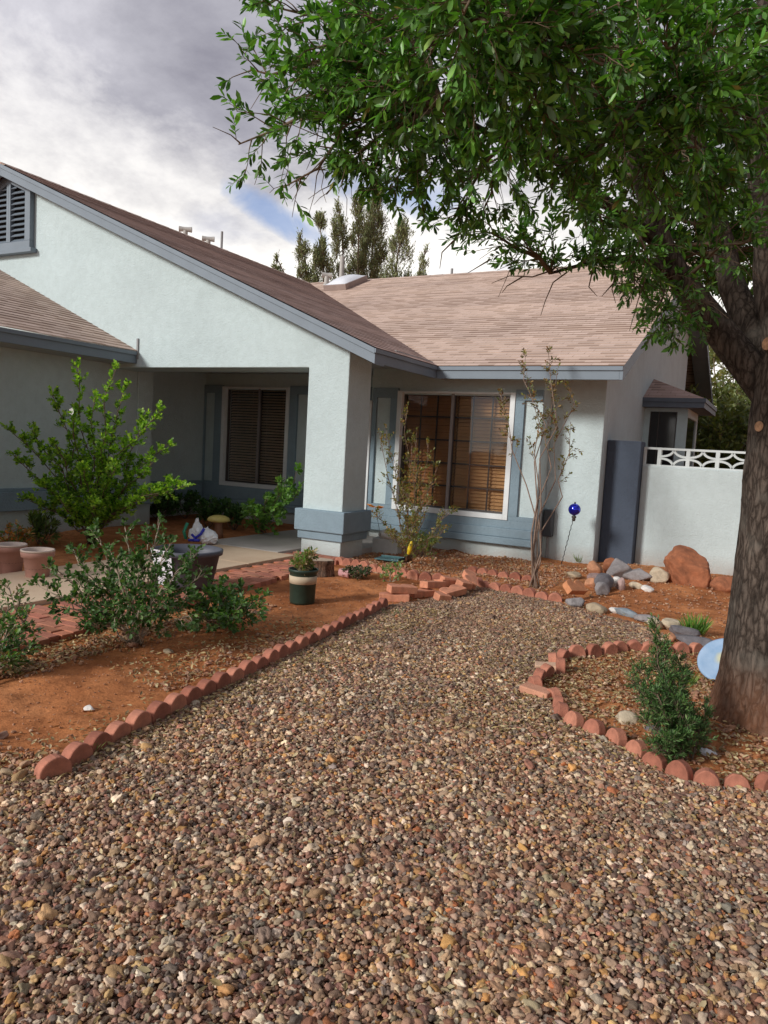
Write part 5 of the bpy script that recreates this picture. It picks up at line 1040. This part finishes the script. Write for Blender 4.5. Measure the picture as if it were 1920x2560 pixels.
bl_ = MB(); R_ = 0.083; bl_.lathe([(R_*math.sin(PI*i/24)+0.0005, -R_*math.cos(PI*i/24)) for i in range(25)], bt+Vector((0, 0, 0.09)), 40).build('ball', m, o, smooth=True)
MB().lathe([(0.012, 0), (0.014, 0.012), (0.004, 0.022), (0.001, 0.026)], bt+Vector((0, 0, 0.172)), 12).build('finial', mBronze, o, smooth=True)
# round blue disc leaning in the ring, partly behind the trunk
c = gp(1764, 1700); o = empty('blue_disc', (c.x+0.10, c.y+0.08, 0.14), 'light blue round disc with a faint yellow mark leaning behind the tree trunk', 'stepping stone')
q = (Vector((-0.25, -0.75, 0.72)).normalized()).to_track_quat('Z', 'Y').to_matrix()
m, nt, b, _ = new_mat('blue_glazed_disc'); cc_ = coords(nt); n1 = noise(nt, 6, 4, 0.6, cc_); sp = N(nt, 'ShaderNodeVectorMath', operation='LENGTH'); nt.links.new(cc_, sp.inputs[0])
col = ramp(nt, n1.outputs[0], [(0.35, (0.22, 0.36, 0.55)), (0.65, (0.36, 0.49, 0.66))]); f = ramp(nt, math_(nt, 'ADD', sp.outputs['Value'], math_(nt, 'MULTIPLY', n1.outputs[0], 0.12)), [(0.09, (1, 1, 1)), (0.13, (0, 0, 0))]); col = mix(nt, f, col, (0.55, 0.55, 0.38))
nt.links.new(col, b.inputs['Base Color']); b.inputs['Roughness'].default_value = 0.35
MB().lathe([(0.001, -0.012), (0.165, -0.012), (0.178, 0.0), (0.175, 0.014), (0.16, 0.018), (0.14, 0.010), (0.001, 0.010)], (0, 0, 0), 48, q).build('disc', m, o, smooth=True)
# pale rock ornament on block beside the column
c = gp(935, 1385); o = MB().box(-0.19, 0.19, -0.11, 0.11, -0.02, 0.21).build('concrete_block', plain('pale_block', (0.5, 0.5, 0.47), 0.9, 0.1, 8, 0.4, 60), bevel=0.012); o.location = (c.x+0.07, c.y+0.25, 0); o.rotation_euler = (0, 0, 0.15); tag(o, 'pale concrete block on the ground right of the porch column', 'block')
rock(c.x+0.12, c.y+0.22, 0.17, 0.11, 0.085, 'white', 'whitish rock resting on the pale block right of the column', 0.1, 60, 0.5, z=0.21)
o = MB().obox((0, 0, 0.04), (0.17, 0.02, 0), (-0.015, 0.12, 0), (0, 0, 0.008)).obox((0, 0.1, 0.055), (0.165, 0.02, 0), (0, 0.012, 0), (0, 0, 0.015)).obox((0.16, 0.02, 0.055), (0.008, 0, 0), (0, 0.1, 0), (0, 0, 0.015)).build('plastic_tray', plain('dark_teal_plastic', (0.03, 0.10, 0.11), 0.4), bevel=0.003); c = gp(965, 1407); o.location = (c.x, c.y+0.1, 0.0); tag(o, 'dark teal plastic tray on the ground under the sparse shrub by the column', 'tray')
# small ornaments in the sparse shrub
c = py(938, 1268, 8.35); o = MB(); 
for s_ in (-1, 1): o.prism([(0, 0, 0), (s_*0.05, 0.0, 0.04), (s_*0.11, 0.01, 0.02), (s_*0.08, 0.01, -0.02), (s_*0.03, 0, -0.015)][::s_], (0, 0.006, 0))
o = o.build('butterfly_ornament', plain('orange_enamel', (0.75, 0.28, 0.04), 0.4, 0.3, 20)); o.location = c; o.rotation_euler = (0.9, 0.1, 0.3); tag(o, 'orange butterfly shaped ornament at the left of the sparse shrub by the column', 'ornament')
MB().tube([(0, 0.01, -0.02), (0.02, 0.02, -c.z)], 0.003, 5).build('stake_wire', mBronze, o)
c = py(1025, 1370, 8.1); o = MB().lathe([(0.001, -0.09), (0.02, -0.08), (0.028, -0.02), (0.022, 0.05), (0.012, 0.085), (0.001, 0.09)], (0, 0, 0), 14).build('yellow_ornament', plain('yellow_enamel', (0.85, 0.62, 0.03), 0.4, 0.1, 20), smooth=True); o.location = c; o.rotation_euler = (0.1, 0.25, 0); tag(o, 'small bright yellow ornament hanging low in the sparse shrub by the column', 'ornament')
MB().tube([(0, 0, 0.09), (0.0, 0.01, 0.2)], 0.002, 5).build('hook', mBronze, o)
c = g2(1524, 1630); o = bag((c.x, c.y, 0.0), (0.055, 0.03, 0.02), 17, mat=mBag); o.name = 'paper_scrap'; tag(o, 'small crumpled white scrap on the dirt right of the upright shrub', 'litter')

# ------------------------------------------------------------------ shrubs
def tips_plant(name, loc, label, cat, tips, cols, L, wr, bow=0.0, per=6, nsub=9, sub=0.2, ntw=3, tw=0.08, r0=0.01, r1=0.004, bark=mTwig, leaf=None, w=None, t0=0.25, lift=0.2, cone=0.9, wob=0.04, roll=0.9, group=None, base_sp=0.03, twr=0.0013, subr=0.4, var=0.18):
    Q = Plant(name, loc, label, cat, group); base = np.array(loc)
    for (x, y, d) in tips:
        t = D1(x, y, d) if d > 0 else None; b0 = base+np.append(rng.normal(0, base_sp, 2), 0); L_ = np.linalg.norm(t-b0); hv = (t-b0)*np.array([1, 1, 0]); Q.bough(b0, t, tuple(hv*(-bow)+np.array([0, 0, 0.05*L_*bow])), r0, r1, nsub, sub, ntw, tw, t0=t0, lift=lift, wob=wob, subr=subr)
    Q.finish(bark, leaf or mPlantLeaf, per, L, wr, cols, w, cone=cone, roll=roll, twr=twr, var=var); return Q.o
# bright hibiscus-like shrub by the garage wall
b0 = gp(190, 1352); d0 = 9.4
tips_plant('flowering_shrub', (b0.x+0.3, b0.y, 0), 'tall bright green shrub with upright shoots against the garage wall', 'shrub',
    [(250,800,d0),(170,790,9.6),(112,850,9.4),(205,860,9.2),(270,835,9.5),(70,930,9.3),(15,925,9.3),(30,985,9.2),(160,900,9.0),(315,900,9.6),(345,890,9.3),(230,930,9.0),(120,960,9.0),(360,960,9.5),(330,1000,9.2),(400,1050,9.0),(345,1065,8.9),(90,1050,9.2),(60,1080,9.3),(130,1080,8.8),(250,1010,8.9),(180,1010,8.8),(280,960,9.3),(375,1040,9.2),(300,1080,9.0),(200,1090,8.7)],
    [(0.09, 0.20, 0.025), (0.16, 0.33, 0.035), (0.27, 0.47, 0.045), (0.42, 0.60, 0.09), (0.05, 0.11, 0.022)], 0.045, 0.64, bow=0.12, per=8, nsub=18, sub=0.13, ntw=4, tw=0.09, r0=0.009, w=[12, 26, 30, 22, 8], t0=0.28, lift=0.5, leaf=leafmat('bright_shrub_leaf', trans=0.45, rough=0.45), cone=0.8)
fo = bpy.context.scene.objects['flowering_shrub']
for i, (x, y) in enumerate(((157, 889), (182, 1073), (308, 1150), (100, 1077))):
    c = Vector(D1(x, y, 8.95)); mb = MB()
    for k in range(5):
        a = 2*PI*k/5; e = Vector((math.cos(a), -0.5, math.sin(a)))*0.045; s_ = Vector((-math.sin(a), 0, math.cos(a)))*0.024; mb.add([c, c+e*0.6+s_, c+e, c+e*0.6-s_], [(0, 1, 2, 3)])
    if i in (0,): o = rel(mb.build('blossom', plain('white_petal', (0.85, 0.83, 0.82), 0.6, 0.05, 9, 0), fo), fo)
# darker shrub in front
b1 = g2(290, 1392); d1 = 5.25
tips_plant('holly_shrub', (b1.x, b1.y, 0), 'dark green shrub with small glossy leaves growing from the dirt before the walkway', 'shrub',
    [(80,1265,5.2),(110,1230,5.5),(130,1310,4.9),(160,1190,5.5),(200,1150,5.7),(215,1250,5.1),(240,1195,5.4),(270,1140,5.8),(300,1210,5.2),(320,1160,5.7),(345,1130,5.9),(370,1175,5.6),(400,1215,5.5),(430,1190,5.9),(440,1240,5.7),(400,1290,5.1),(350,1270,4.9),(180,1340,4.9),(300,1320,4.8),(410,1330,5.0),(270,1270,4.9),(160,1250,5.0),(235,1320,4.85),(330,1230,5.9)],
    [tuple(0.8*q for q in c_) for c_ in DARKG], 0.036, 0.56, bow=0.1, per=6, nsub=10, sub=0.15, ntw=3, tw=0.06, r0=0.006, w=[22, 30, 22, 8], t0=0.42, lift=0.1, bark=mPaleTwig, leaf=leafmat('glossy_leaf', trans=0.25, rough=0.48, spec=0.3), roll=1.3)
b1 = g2(470, 1355)
tips_plant('low_shrub', (b1.x, b1.y, 0), 'low dark spreading shrub on the dirt right of the glossy leaved one', 'shrub', [(425,1300,5.6),(450,1285,5.9),(490,1290,5.7),(520,1310,5.5),(500,1335,5.4),(565,1290,5.8),(560,1320,5.6),(440,1330,5.4),(480,1265,6.2),(530,1280,6.1)],
    DARKG, 0.04, 0.6, per=6, nsub=8, sub=0.13, ntw=3, tw=0.06, r0=0.006, t0=0.2, lift=0.15, roll=1.2)
b1 = g2(-25, 1480)
tips_plant('edge_shrub', (b1.x, b1.y, 0), 'twiggy dark shrub cut off by the left edge of the photo', 'shrub', [(45,1290,4.9),(20,1270,4.9),(60,1330,4.7),(40,1370,4.6),(-20,1250,4.9),(20,1340,4.6),(-40,1320,4.7),(55,1400,4.5),(15,1420,4.4),(-60,1400,4.5)],
    DARKG+[(0.2, 0.12, 0.06)], 0.034, 0.5, per=5, nsub=9, sub=0.13, ntw=3, tw=0.06, r0=0.008, t0=0.35, bark=mPaleTwig)
# plants in the bed before the porch window
tips = [(600,1045,10.2),(640,1020,10.2),(575,1075,10.1),(620,1075,10.0),(645,1060,10.3),(555,1110,10.0),(590,1100,9.9),(540,1095,10.3)]; b1 = g2(560, 1150)
tips_plant('porch_shrub', (b1.x, b1.y, 0.0), 'bright leafy shrub leaning right in the bed under the porch window', 'shrub', tips, [(0.06, 0.15, 0.03), (0.1, 0.24, 0.04), (0.17, 0.33, 0.05)], 0.07, 0.6, per=6, nsub=8, sub=0.14, ntw=3, tw=0.1, r0=0.01, t0=0.3, lift=0.4)
for i, (x, y, lab, sp_) in enumerate(((450, 1140, 'dark leafy plant in the porch bed above the white bags', 0.22), (505, 1145, 'low dark plant between the mushroom and the bright porch shrub', 0.2), (400, 1120, 'shaded dark plant deep in the bed right of the bright shrub', 0.28), (345, 1125, 'shaded green plant under the bright shrub on its right', 0.25))):
    c = g2(x, y); leafy('bed_plant', (c.x, c.y, 0), lab, 'plant', 8, 0.42, sp_, DARKG[:3], 0.06, 0.5, per=6, nsub=6, sub=0.1, tw=0.08, group='plants in the shaded porch bed')
c = g2(85, 1175); leafy('bed_plant', (c.x, c.y, 0.0), 'spiky yellow green plant behind the pinkish pots', 'plant', 9, 0.35, 0.18, [(0.12, 0.2, 0.04), (0.2, 0.26, 0.06), (0.06, 0.1, 0.03)], 0.09, 0.22, per=6, nsub=4, sub=0.08, tw=0.08, cone=0.5)
c = g2(15, 1190); leafy('bed_plant', (c.x, c.y, 0.0), 'small orange flowered plant at the left photo edge by the garage wall', 'plant', 9, 0.3, 0.25, [(0.12, 0.2, 0.05), (0.55, 0.2, 0.06), (0.5, 0.32, 0.15)], 0.05, 0.5, per=5, nsub=4, sub=0.08, tw=0.06)
# sparse shrubs by the big window
mMidTwig = plain('mid_twig_bark', (0.22, 0.15, 0.11), 0.9, 0.25, 30, 0.3, 90)
SPC = [(0.16, 0.15, 0.03), (0.22, 0.2, 0.045), (0.3, 0.19, 0.05), (0.10, 0.13, 0.03), (0.32, 0.15, 0.05)]
b1 = g2(885, 1215)
tips_plant('sparse_shrub', (b1.x, b1.y, 0), 'sparse olive and rust shrub before the left half of the big window', 'shrub', [(880,880,8.9),(835,930,8.9),(900,935,8.8),(925,960,8.8),(850,990,8.7),(905,1010,8.6),(945,1010,8.7),(820,940,9.1),(870,1040,8.6),(930,1080,8.5),(985,1100,8.4),(810,1110,8.6),(840,1150,8.4),(960,1140,8.3),(900,1120,8.3),(890,960,9.0)],
    SPC, 0.034, 0.5, bow=0.05, per=5, nsub=13, sub=0.14, ntw=3, tw=0.075, r0=0.0065, r1=0.0025, t0=0.2, lift=0.5, w=[25, 25, 20, 22, 8], bark=mMidTwig)
c = g2(915, 1205); leafy('ground_plant', (c.x, c.y, 0), 'low green plant at the foot of the sparse olive shrub', 'plant', 9, 0.28, 0.22, [(0.12, 0.2, 0.04), (0.2, 0.26, 0.05), (0.07, 0.12, 0.03)], 0.035, 0.4, per=6, nsub=6, sub=0.09, tw=0.06)
b1 = g2(1152, 1272); Q = [(1135,770,9.5),(1185,765,9.4),(1205,800,9.5),(1080,850,9.3),(1225,830,9.6),(1232,925,9.4),(1145,850,9.2)]
tips_plant('crepe_myrtle', (b1.x, b1.y, 0), 'tall thin bare-stemmed shrub with rusty leaf tufts right of the big window', 'shrub', Q, [(0.2, 0.1, 0.045), (0.28, 0.14, 0.05), (0.2, 0.17, 0.04), (0.13, 0.14, 0.04), (0.12, 0.06, 0.04)], 0.042, 0.48, bow=0.05, per=5, nsub=10, sub=0.2, ntw=3, tw=0.07, r0=0.011, r1=0.003, t0=0.62, lift=0.3, wob=0.05, bark=mMidTwig, base_sp=0.035)
# upright juniper in the ring
b1 = Vector((-0.33, 4.0, 0)); 
tips_plant('juniper_shrub', (b1.x, b1.y, 0), 'upright dark green needle shrub with one tall leader inside the brick ring', 'shrub', [(1413,1345,4.0),(1408,1365,4.0),(1420,1400,3.95),(1375,1440,3.95),(1362,1465,3.95),(1465,1425,4.1),(1480,1450,4.1),(1525,1530,4.0),(1500,1560,3.9),(1390,1500,3.85),(1440,1470,3.85),(1420,1500,3.75),(1460,1520,3.75),(1400,1560,3.7),(1480,1590,3.7),(1440,1600,3.6),(1410,1620,3.65),(1375,1500,4.1),(1430,1450,4.2),(1490,1540,4.2),(1410,1420,4.0)],
    [(0.024, 0.07, 0.016), (0.04, 0.11, 0.022), (0.065, 0.155, 0.03), (0.13, 0.22, 0.05)], 0.024, 0.24, bow=0.12, per=9, nsub=14, sub=0.075, ntw=5, tw=0.045, r0=0.006, r1=0.002, t0=0.12, lift=0.5, cone=0.75, leaf=leafmat('juniper_needle', trans=0.15, rough=0.6), base_sp=0.02, w=[25, 30, 22, 8], roll=1.5)
def grass(name, c, label, n, h, sp_, cols):
    a = rng.uniform(0, 2*PI, n); r = sp_*np.sqrt(rng.uniform(0, 1, n)); pos = np.stack([r*np.cos(a), r*np.sin(a), np.zeros(n)], 1); dr = np.stack([np.cos(a)*0.35+rng.normal(0, .2, n), np.sin(a)*0.35+rng.normal(0, .2, n), np.ones(n)], 1)
    o = leaf_mesh(name, pos, dr, h*rng.uniform(0.5, 1.1, n), 0.05, palette(n, cols), mPlantLeaf, None, roll=2, droop=0.15); o.location = c; return tag(o, label, 'grass tuft')
c = g2(1500, 1372); grass('grass_tuft', (c.x, c.y, 0), 'wispy green grass tuft behind the dark stones beside the trunk', 160, 0.2, 0.07, GREEN)
c = g2(1478, 1480); grass('grass_tuft', (c.x, c.y, 0), 'little green weed left of the blue disc inside the ring', 70, 0.12, 0.06, GREEN)
c = g2(187, 1632); grass('grass_tuft', (c.x, c.y, 0), 'little green weed at the near end of the straight edging row', 50, 0.08, 0.04, [(0.16, 0.22, 0.05), (0.1, 0.16, 0.03)])
c = g2(850, 1330); grass('grass_tuft', (c.x, c.y, 0), 'faint green weed in the gravel beside the near end of the pile', 50, 0.07, 0.09, [(0.1, 0.15, 0.05)])
c = g2(1250, 1215); grass('grass_tuft', (c.x, c.y, 0), 'tiny weed under the gazing ball at the white wall', 30, 0.14, 0.03, [(0.16, 0.24, 0.07), (0.3, 0.35, 0.15)])
# fallen leaves (stuff)
def litter(n, fx_, z, name, label):
    P = fx_(n); n = len(P); pos = np.column_stack([P, np.maximum(gz_(P), 0)+z+rng.uniform(0, 0.012, n)]); dr = np.column_stack([rng.normal(0, 1, (n, 2)), rng.normal(0, 0.18, n)])
    o = leaf_mesh(name, pos, dr, rng.uniform(0.018, 0.042, n), rng.uniform(0.3, 0.45, n), palette(n, [(0.42, 0.26, 0.12), (0.55, 0.38, 0.2), (0.30, 0.16, 0.08), (0.62, 0.46, 0.28), (0.22, 0.12, 0.07)]), leafmat(name+'_leaf', trans=0.1, rough=0.7, spec=0.3), None, roll=0.7, fold=0.25, droop=0.25); return tag(o, label, 'leaf litter', kind='stuff')
def fl(n):
    ring = np.stack([u(-1.3, 0.3, n//3), u(3.75, 6.3, n//3)], 1); row = np.stack([-2.78+rng.normal(0.05, 0.11, n//5), u(1.9, 6.3, n//5)], 1)
    g_ = np.stack([u(-3.2, 1.5, n//3), u(1.0, 7.6, n//3)], 1); path = np.stack([u(-4.45, -3.9, n//8), u(2.8, 5.0, n//8)], 1); rr = np.stack([rng.normal(-1.5, 0.35, n//5), u(3.6, 6.6, n//5)], 1); w_ = np.stack([u(-5, -2.2, n//12), u(8, 10.2, n//12)], 1)
    d_ = np.stack([rng.normal(-3.3, 0.2, n//14), u(3.2, 5.2, n//14)], 1); return np.concatenate([ring, row, g_, path, rr, w_, d_])
litter(12500, fl, 0.014, 'leaf_litter', 'dry brown oak leaves scattered along the edging, ring and gravel')

# ------------------------------------------------------------------ far hills
m = MB(); n = 60; pts = []
for i in range(n+1):
    a = math.radians(-75+i*2.6); R_ = 850; h = 26+20*math.sin(i*0.31)+9*math.sin(i*1.1+1); pts.append((R_*math.sin(a), R_*math.cos(a), h))
for i in range(n):
    a, b_ = pts[i], pts[i+1]; m.add([(a[0], a[1], -2), (b_[0], b_[1], -2), (b_[0]*1.25, b_[1]*1.25, b_[2]), (a[0]*1.25, a[1]*1.25, a[2])], [(0, 1, 2, 3)])
tag(m.build('hills', plain('hazy_hill', (0.22, 0.25, 0.33), 1.0, 0.15, 0.02, 0), smooth=True), kind='structure')

# ------------------------------------------------------------------ sky, sun
W = bpy.data.worlds.new('World'); scene.world = W; W.use_nodes = True; nt = W.node_tree
for n_ in list(nt.nodes): nt.nodes.remove(n_)
out = nt.nodes.new('ShaderNodeOutputWorld'); bg = nt.nodes.new('ShaderNodeBackground'); nt.links.new(bg.outputs[0], out.inputs[0])
SUND = Vector((-0.42, -0.80, 0.42)).normalized()
sky = N(nt, 'ShaderNodeTexSky', sky_type='NISHITA'); sky.sun_disc = False; sky.sun_elevation = math.asin(SUND.z); sky.sun_rotation = math.atan2(SUND.x, SUND.y)
tc = nt.nodes.new('ShaderNodeTexCoord'); sep = nt.nodes.new('ShaderNodeSeparateXYZ'); nt.links.new(tc.outputs['Generated'], sep.inputs[0])
zz = math_(nt, 'ADD', math_(nt, 'MAXIMUM', sep.outputs[2], 0.0), 0.36)
cb = nt.nodes.new('ShaderNodeCombineXYZ'); nt.links.new(math_(nt, 'DIVIDE', sep.outputs[0], zz), cb.inputs[0]); nt.links.new(math_(nt, 'DIVIDE', sep.outputs[1], zz), cb.inputs[1])
c1 = noise(nt, 2.4, 10, 0.62, cb.outputs[0], 0.15); c2 = noise(nt, 2.4, 9, 0.6, cb.outputs[0], 0.15); c3 = noise(nt, 1.1, 6, 0.55, cb.outputs[0], 0.2)
c2.inputs['Vector'].links[0].from_node
mp = nt.nodes.new('ShaderNodeMapping'); mp.inputs['Location'].default_value = (3.1, 7.7, 0); nt.links.new(cb.outputs[0], mp.inputs[0]); nt.links.new(mp.outputs[0], c2.inputs['Vector'])
mp2 = nt.nodes.new('ShaderNodeMapping'); mp2.inputs['Location'].default_value = (9.3, 1.2, 0); nt.links.new(cb.outputs[0], mp2.inputs[0]); nt.links.new(mp2.outputs[0], c3.inputs['Vector'])
KS = 10.0
grey = ramp(nt, c1.outputs[0], [(0.36, (0.27*KS, 0.265*KS, 0.315*KS)), (0.52, (0.42*KS, 0.415*KS, 0.465*KS)), (0.70, (0.64*KS, 0.63*KS, 0.68*KS))])
lowc = ramp(nt, c2.outputs[0], [(0.36, (0.72*KS, 0.72*KS, 0.76*KS)), (0.48, (1.05*KS, 1.02*KS, 0.97*KS))])
lowf = ramp(nt, math_(nt, 'ADD', sep.outputs[2], math_(nt, 'MULTIPLY', math_(nt, 'SUBTRACT', c1.outputs[0], 0.5), -0.35)), [(0.23, (1, 1, 1)), (0.37, (0, 0, 0))])
cl = mix(nt, lowf, grey, lowc)
hole = ramp(nt, c3.outputs[0], [(0.62, (0, 0, 0)), (0.72, (1, 1, 1))])
def gap(px_, py_, rx, rz, ang, thr):       # an opening in the cloud sheet with ragged edges, fixed in the sky
    d = Vector(ray(px_, py_)).normalized(); sc_ = nt.nodes.new('ShaderNodeVectorMath'); sc_.operation = 'SUBTRACT'; nt.links.new(tc.outputs['Generated'], sc_.inputs[0]); sc_.inputs[1].default_value = d
    e1 = Vector((d.y, -d.x, 0)).normalized(); e2 = e1.cross(d); a1 = e1*math.cos(ang)+e2*math.sin(ang); a2 = -e1*math.sin(ang)+e2*math.cos(ang); outs = []
    for ax_, rr in ((a1, rx), (a2, rz)):
        dt = nt.nodes.new('ShaderNodeVectorMath'); dt.operation = 'DOT_PRODUCT'; nt.links.new(sc_.outputs[0], dt.inputs[0]); dt.inputs[1].default_value = ax_; q = math_(nt, 'DIVIDE', dt.outputs['Value'], rr); outs.append(math_(nt, 'MULTIPLY', q, q))
    s2 = math_(nt, 'ADD', outs[0], outs[1]); s2 = math_(nt, 'SUBTRACT', 1.0, s2)
    nz_ = noise(nt, 9, 6, 0.65, tc.outputs['Generated'], 0.6); s2 = math_(nt, 'ADD', s2, math_(nt, 'MULTIPLY', math_(nt, 'SUBTRACT', nz_.outputs[0], 0.5), 3.0))
    return ramp(nt, s2, [(0.0, (0, 0, 0)), (thr, (0.75, 0.75, 0.75))])
g1 = gap(690, 545, 0.075, 0.020, -0.45, 0.9); g2_ = gap(1000, 480, 0.10, 0.03, -0.1, 0.9)
skyb = mix(nt, 0.5, mix(nt, 1.0, sky.outputs[0], (1.0, 1.0, 1.05), 'MULTIPLY'), (0.28*KS, 0.42*KS, 0.78*KS))
holes = mix(nt, 1.0, hole, mix(nt, 1.0, g1, g2_, 'LIGHTEN'), 'LIGHTEN')
cl = mix(nt, holes, cl, skyb)
# added dimming of the unseen right-hand sky, keeps right-facing walls dark
cl = mix(nt, 1.0, cl, ramp(nt, sep.outputs[0], [(0.20, (1, 1, 1)), (0.70, (0.30, 0.305, 0.33))]), 'MULTIPLY')
nt.links.new(cl, bg.inputs[0]); bg.inputs[1].default_value = 0.118
sd = bpy.data.lights.new('sun', 'SUN'); sd.energy = 3.1; sd.angle = math.radians(12); sd.color = (1.0, 0.97, 0.93); so = bpy.data.objects.new('sun', sd); COL.objects.link(so)
so.rotation_euler = SUND.to_track_quat('Z', 'Y').to_euler()
vs = scene.view_settings; vs.view_transform = 'Standard'; vs.look = 'None'; vs.gamma = 1; vs.exposure = 0.0; vs.use_curve_mapping = False
scene.render.film_transparent = False
cy = scene.cycles; cy.max_bounces = 8; cy.transparent_max_bounces = 12; cy.diffuse_bounces = 4; cy.use_denoising = True
bpy.context.view_layer.update()
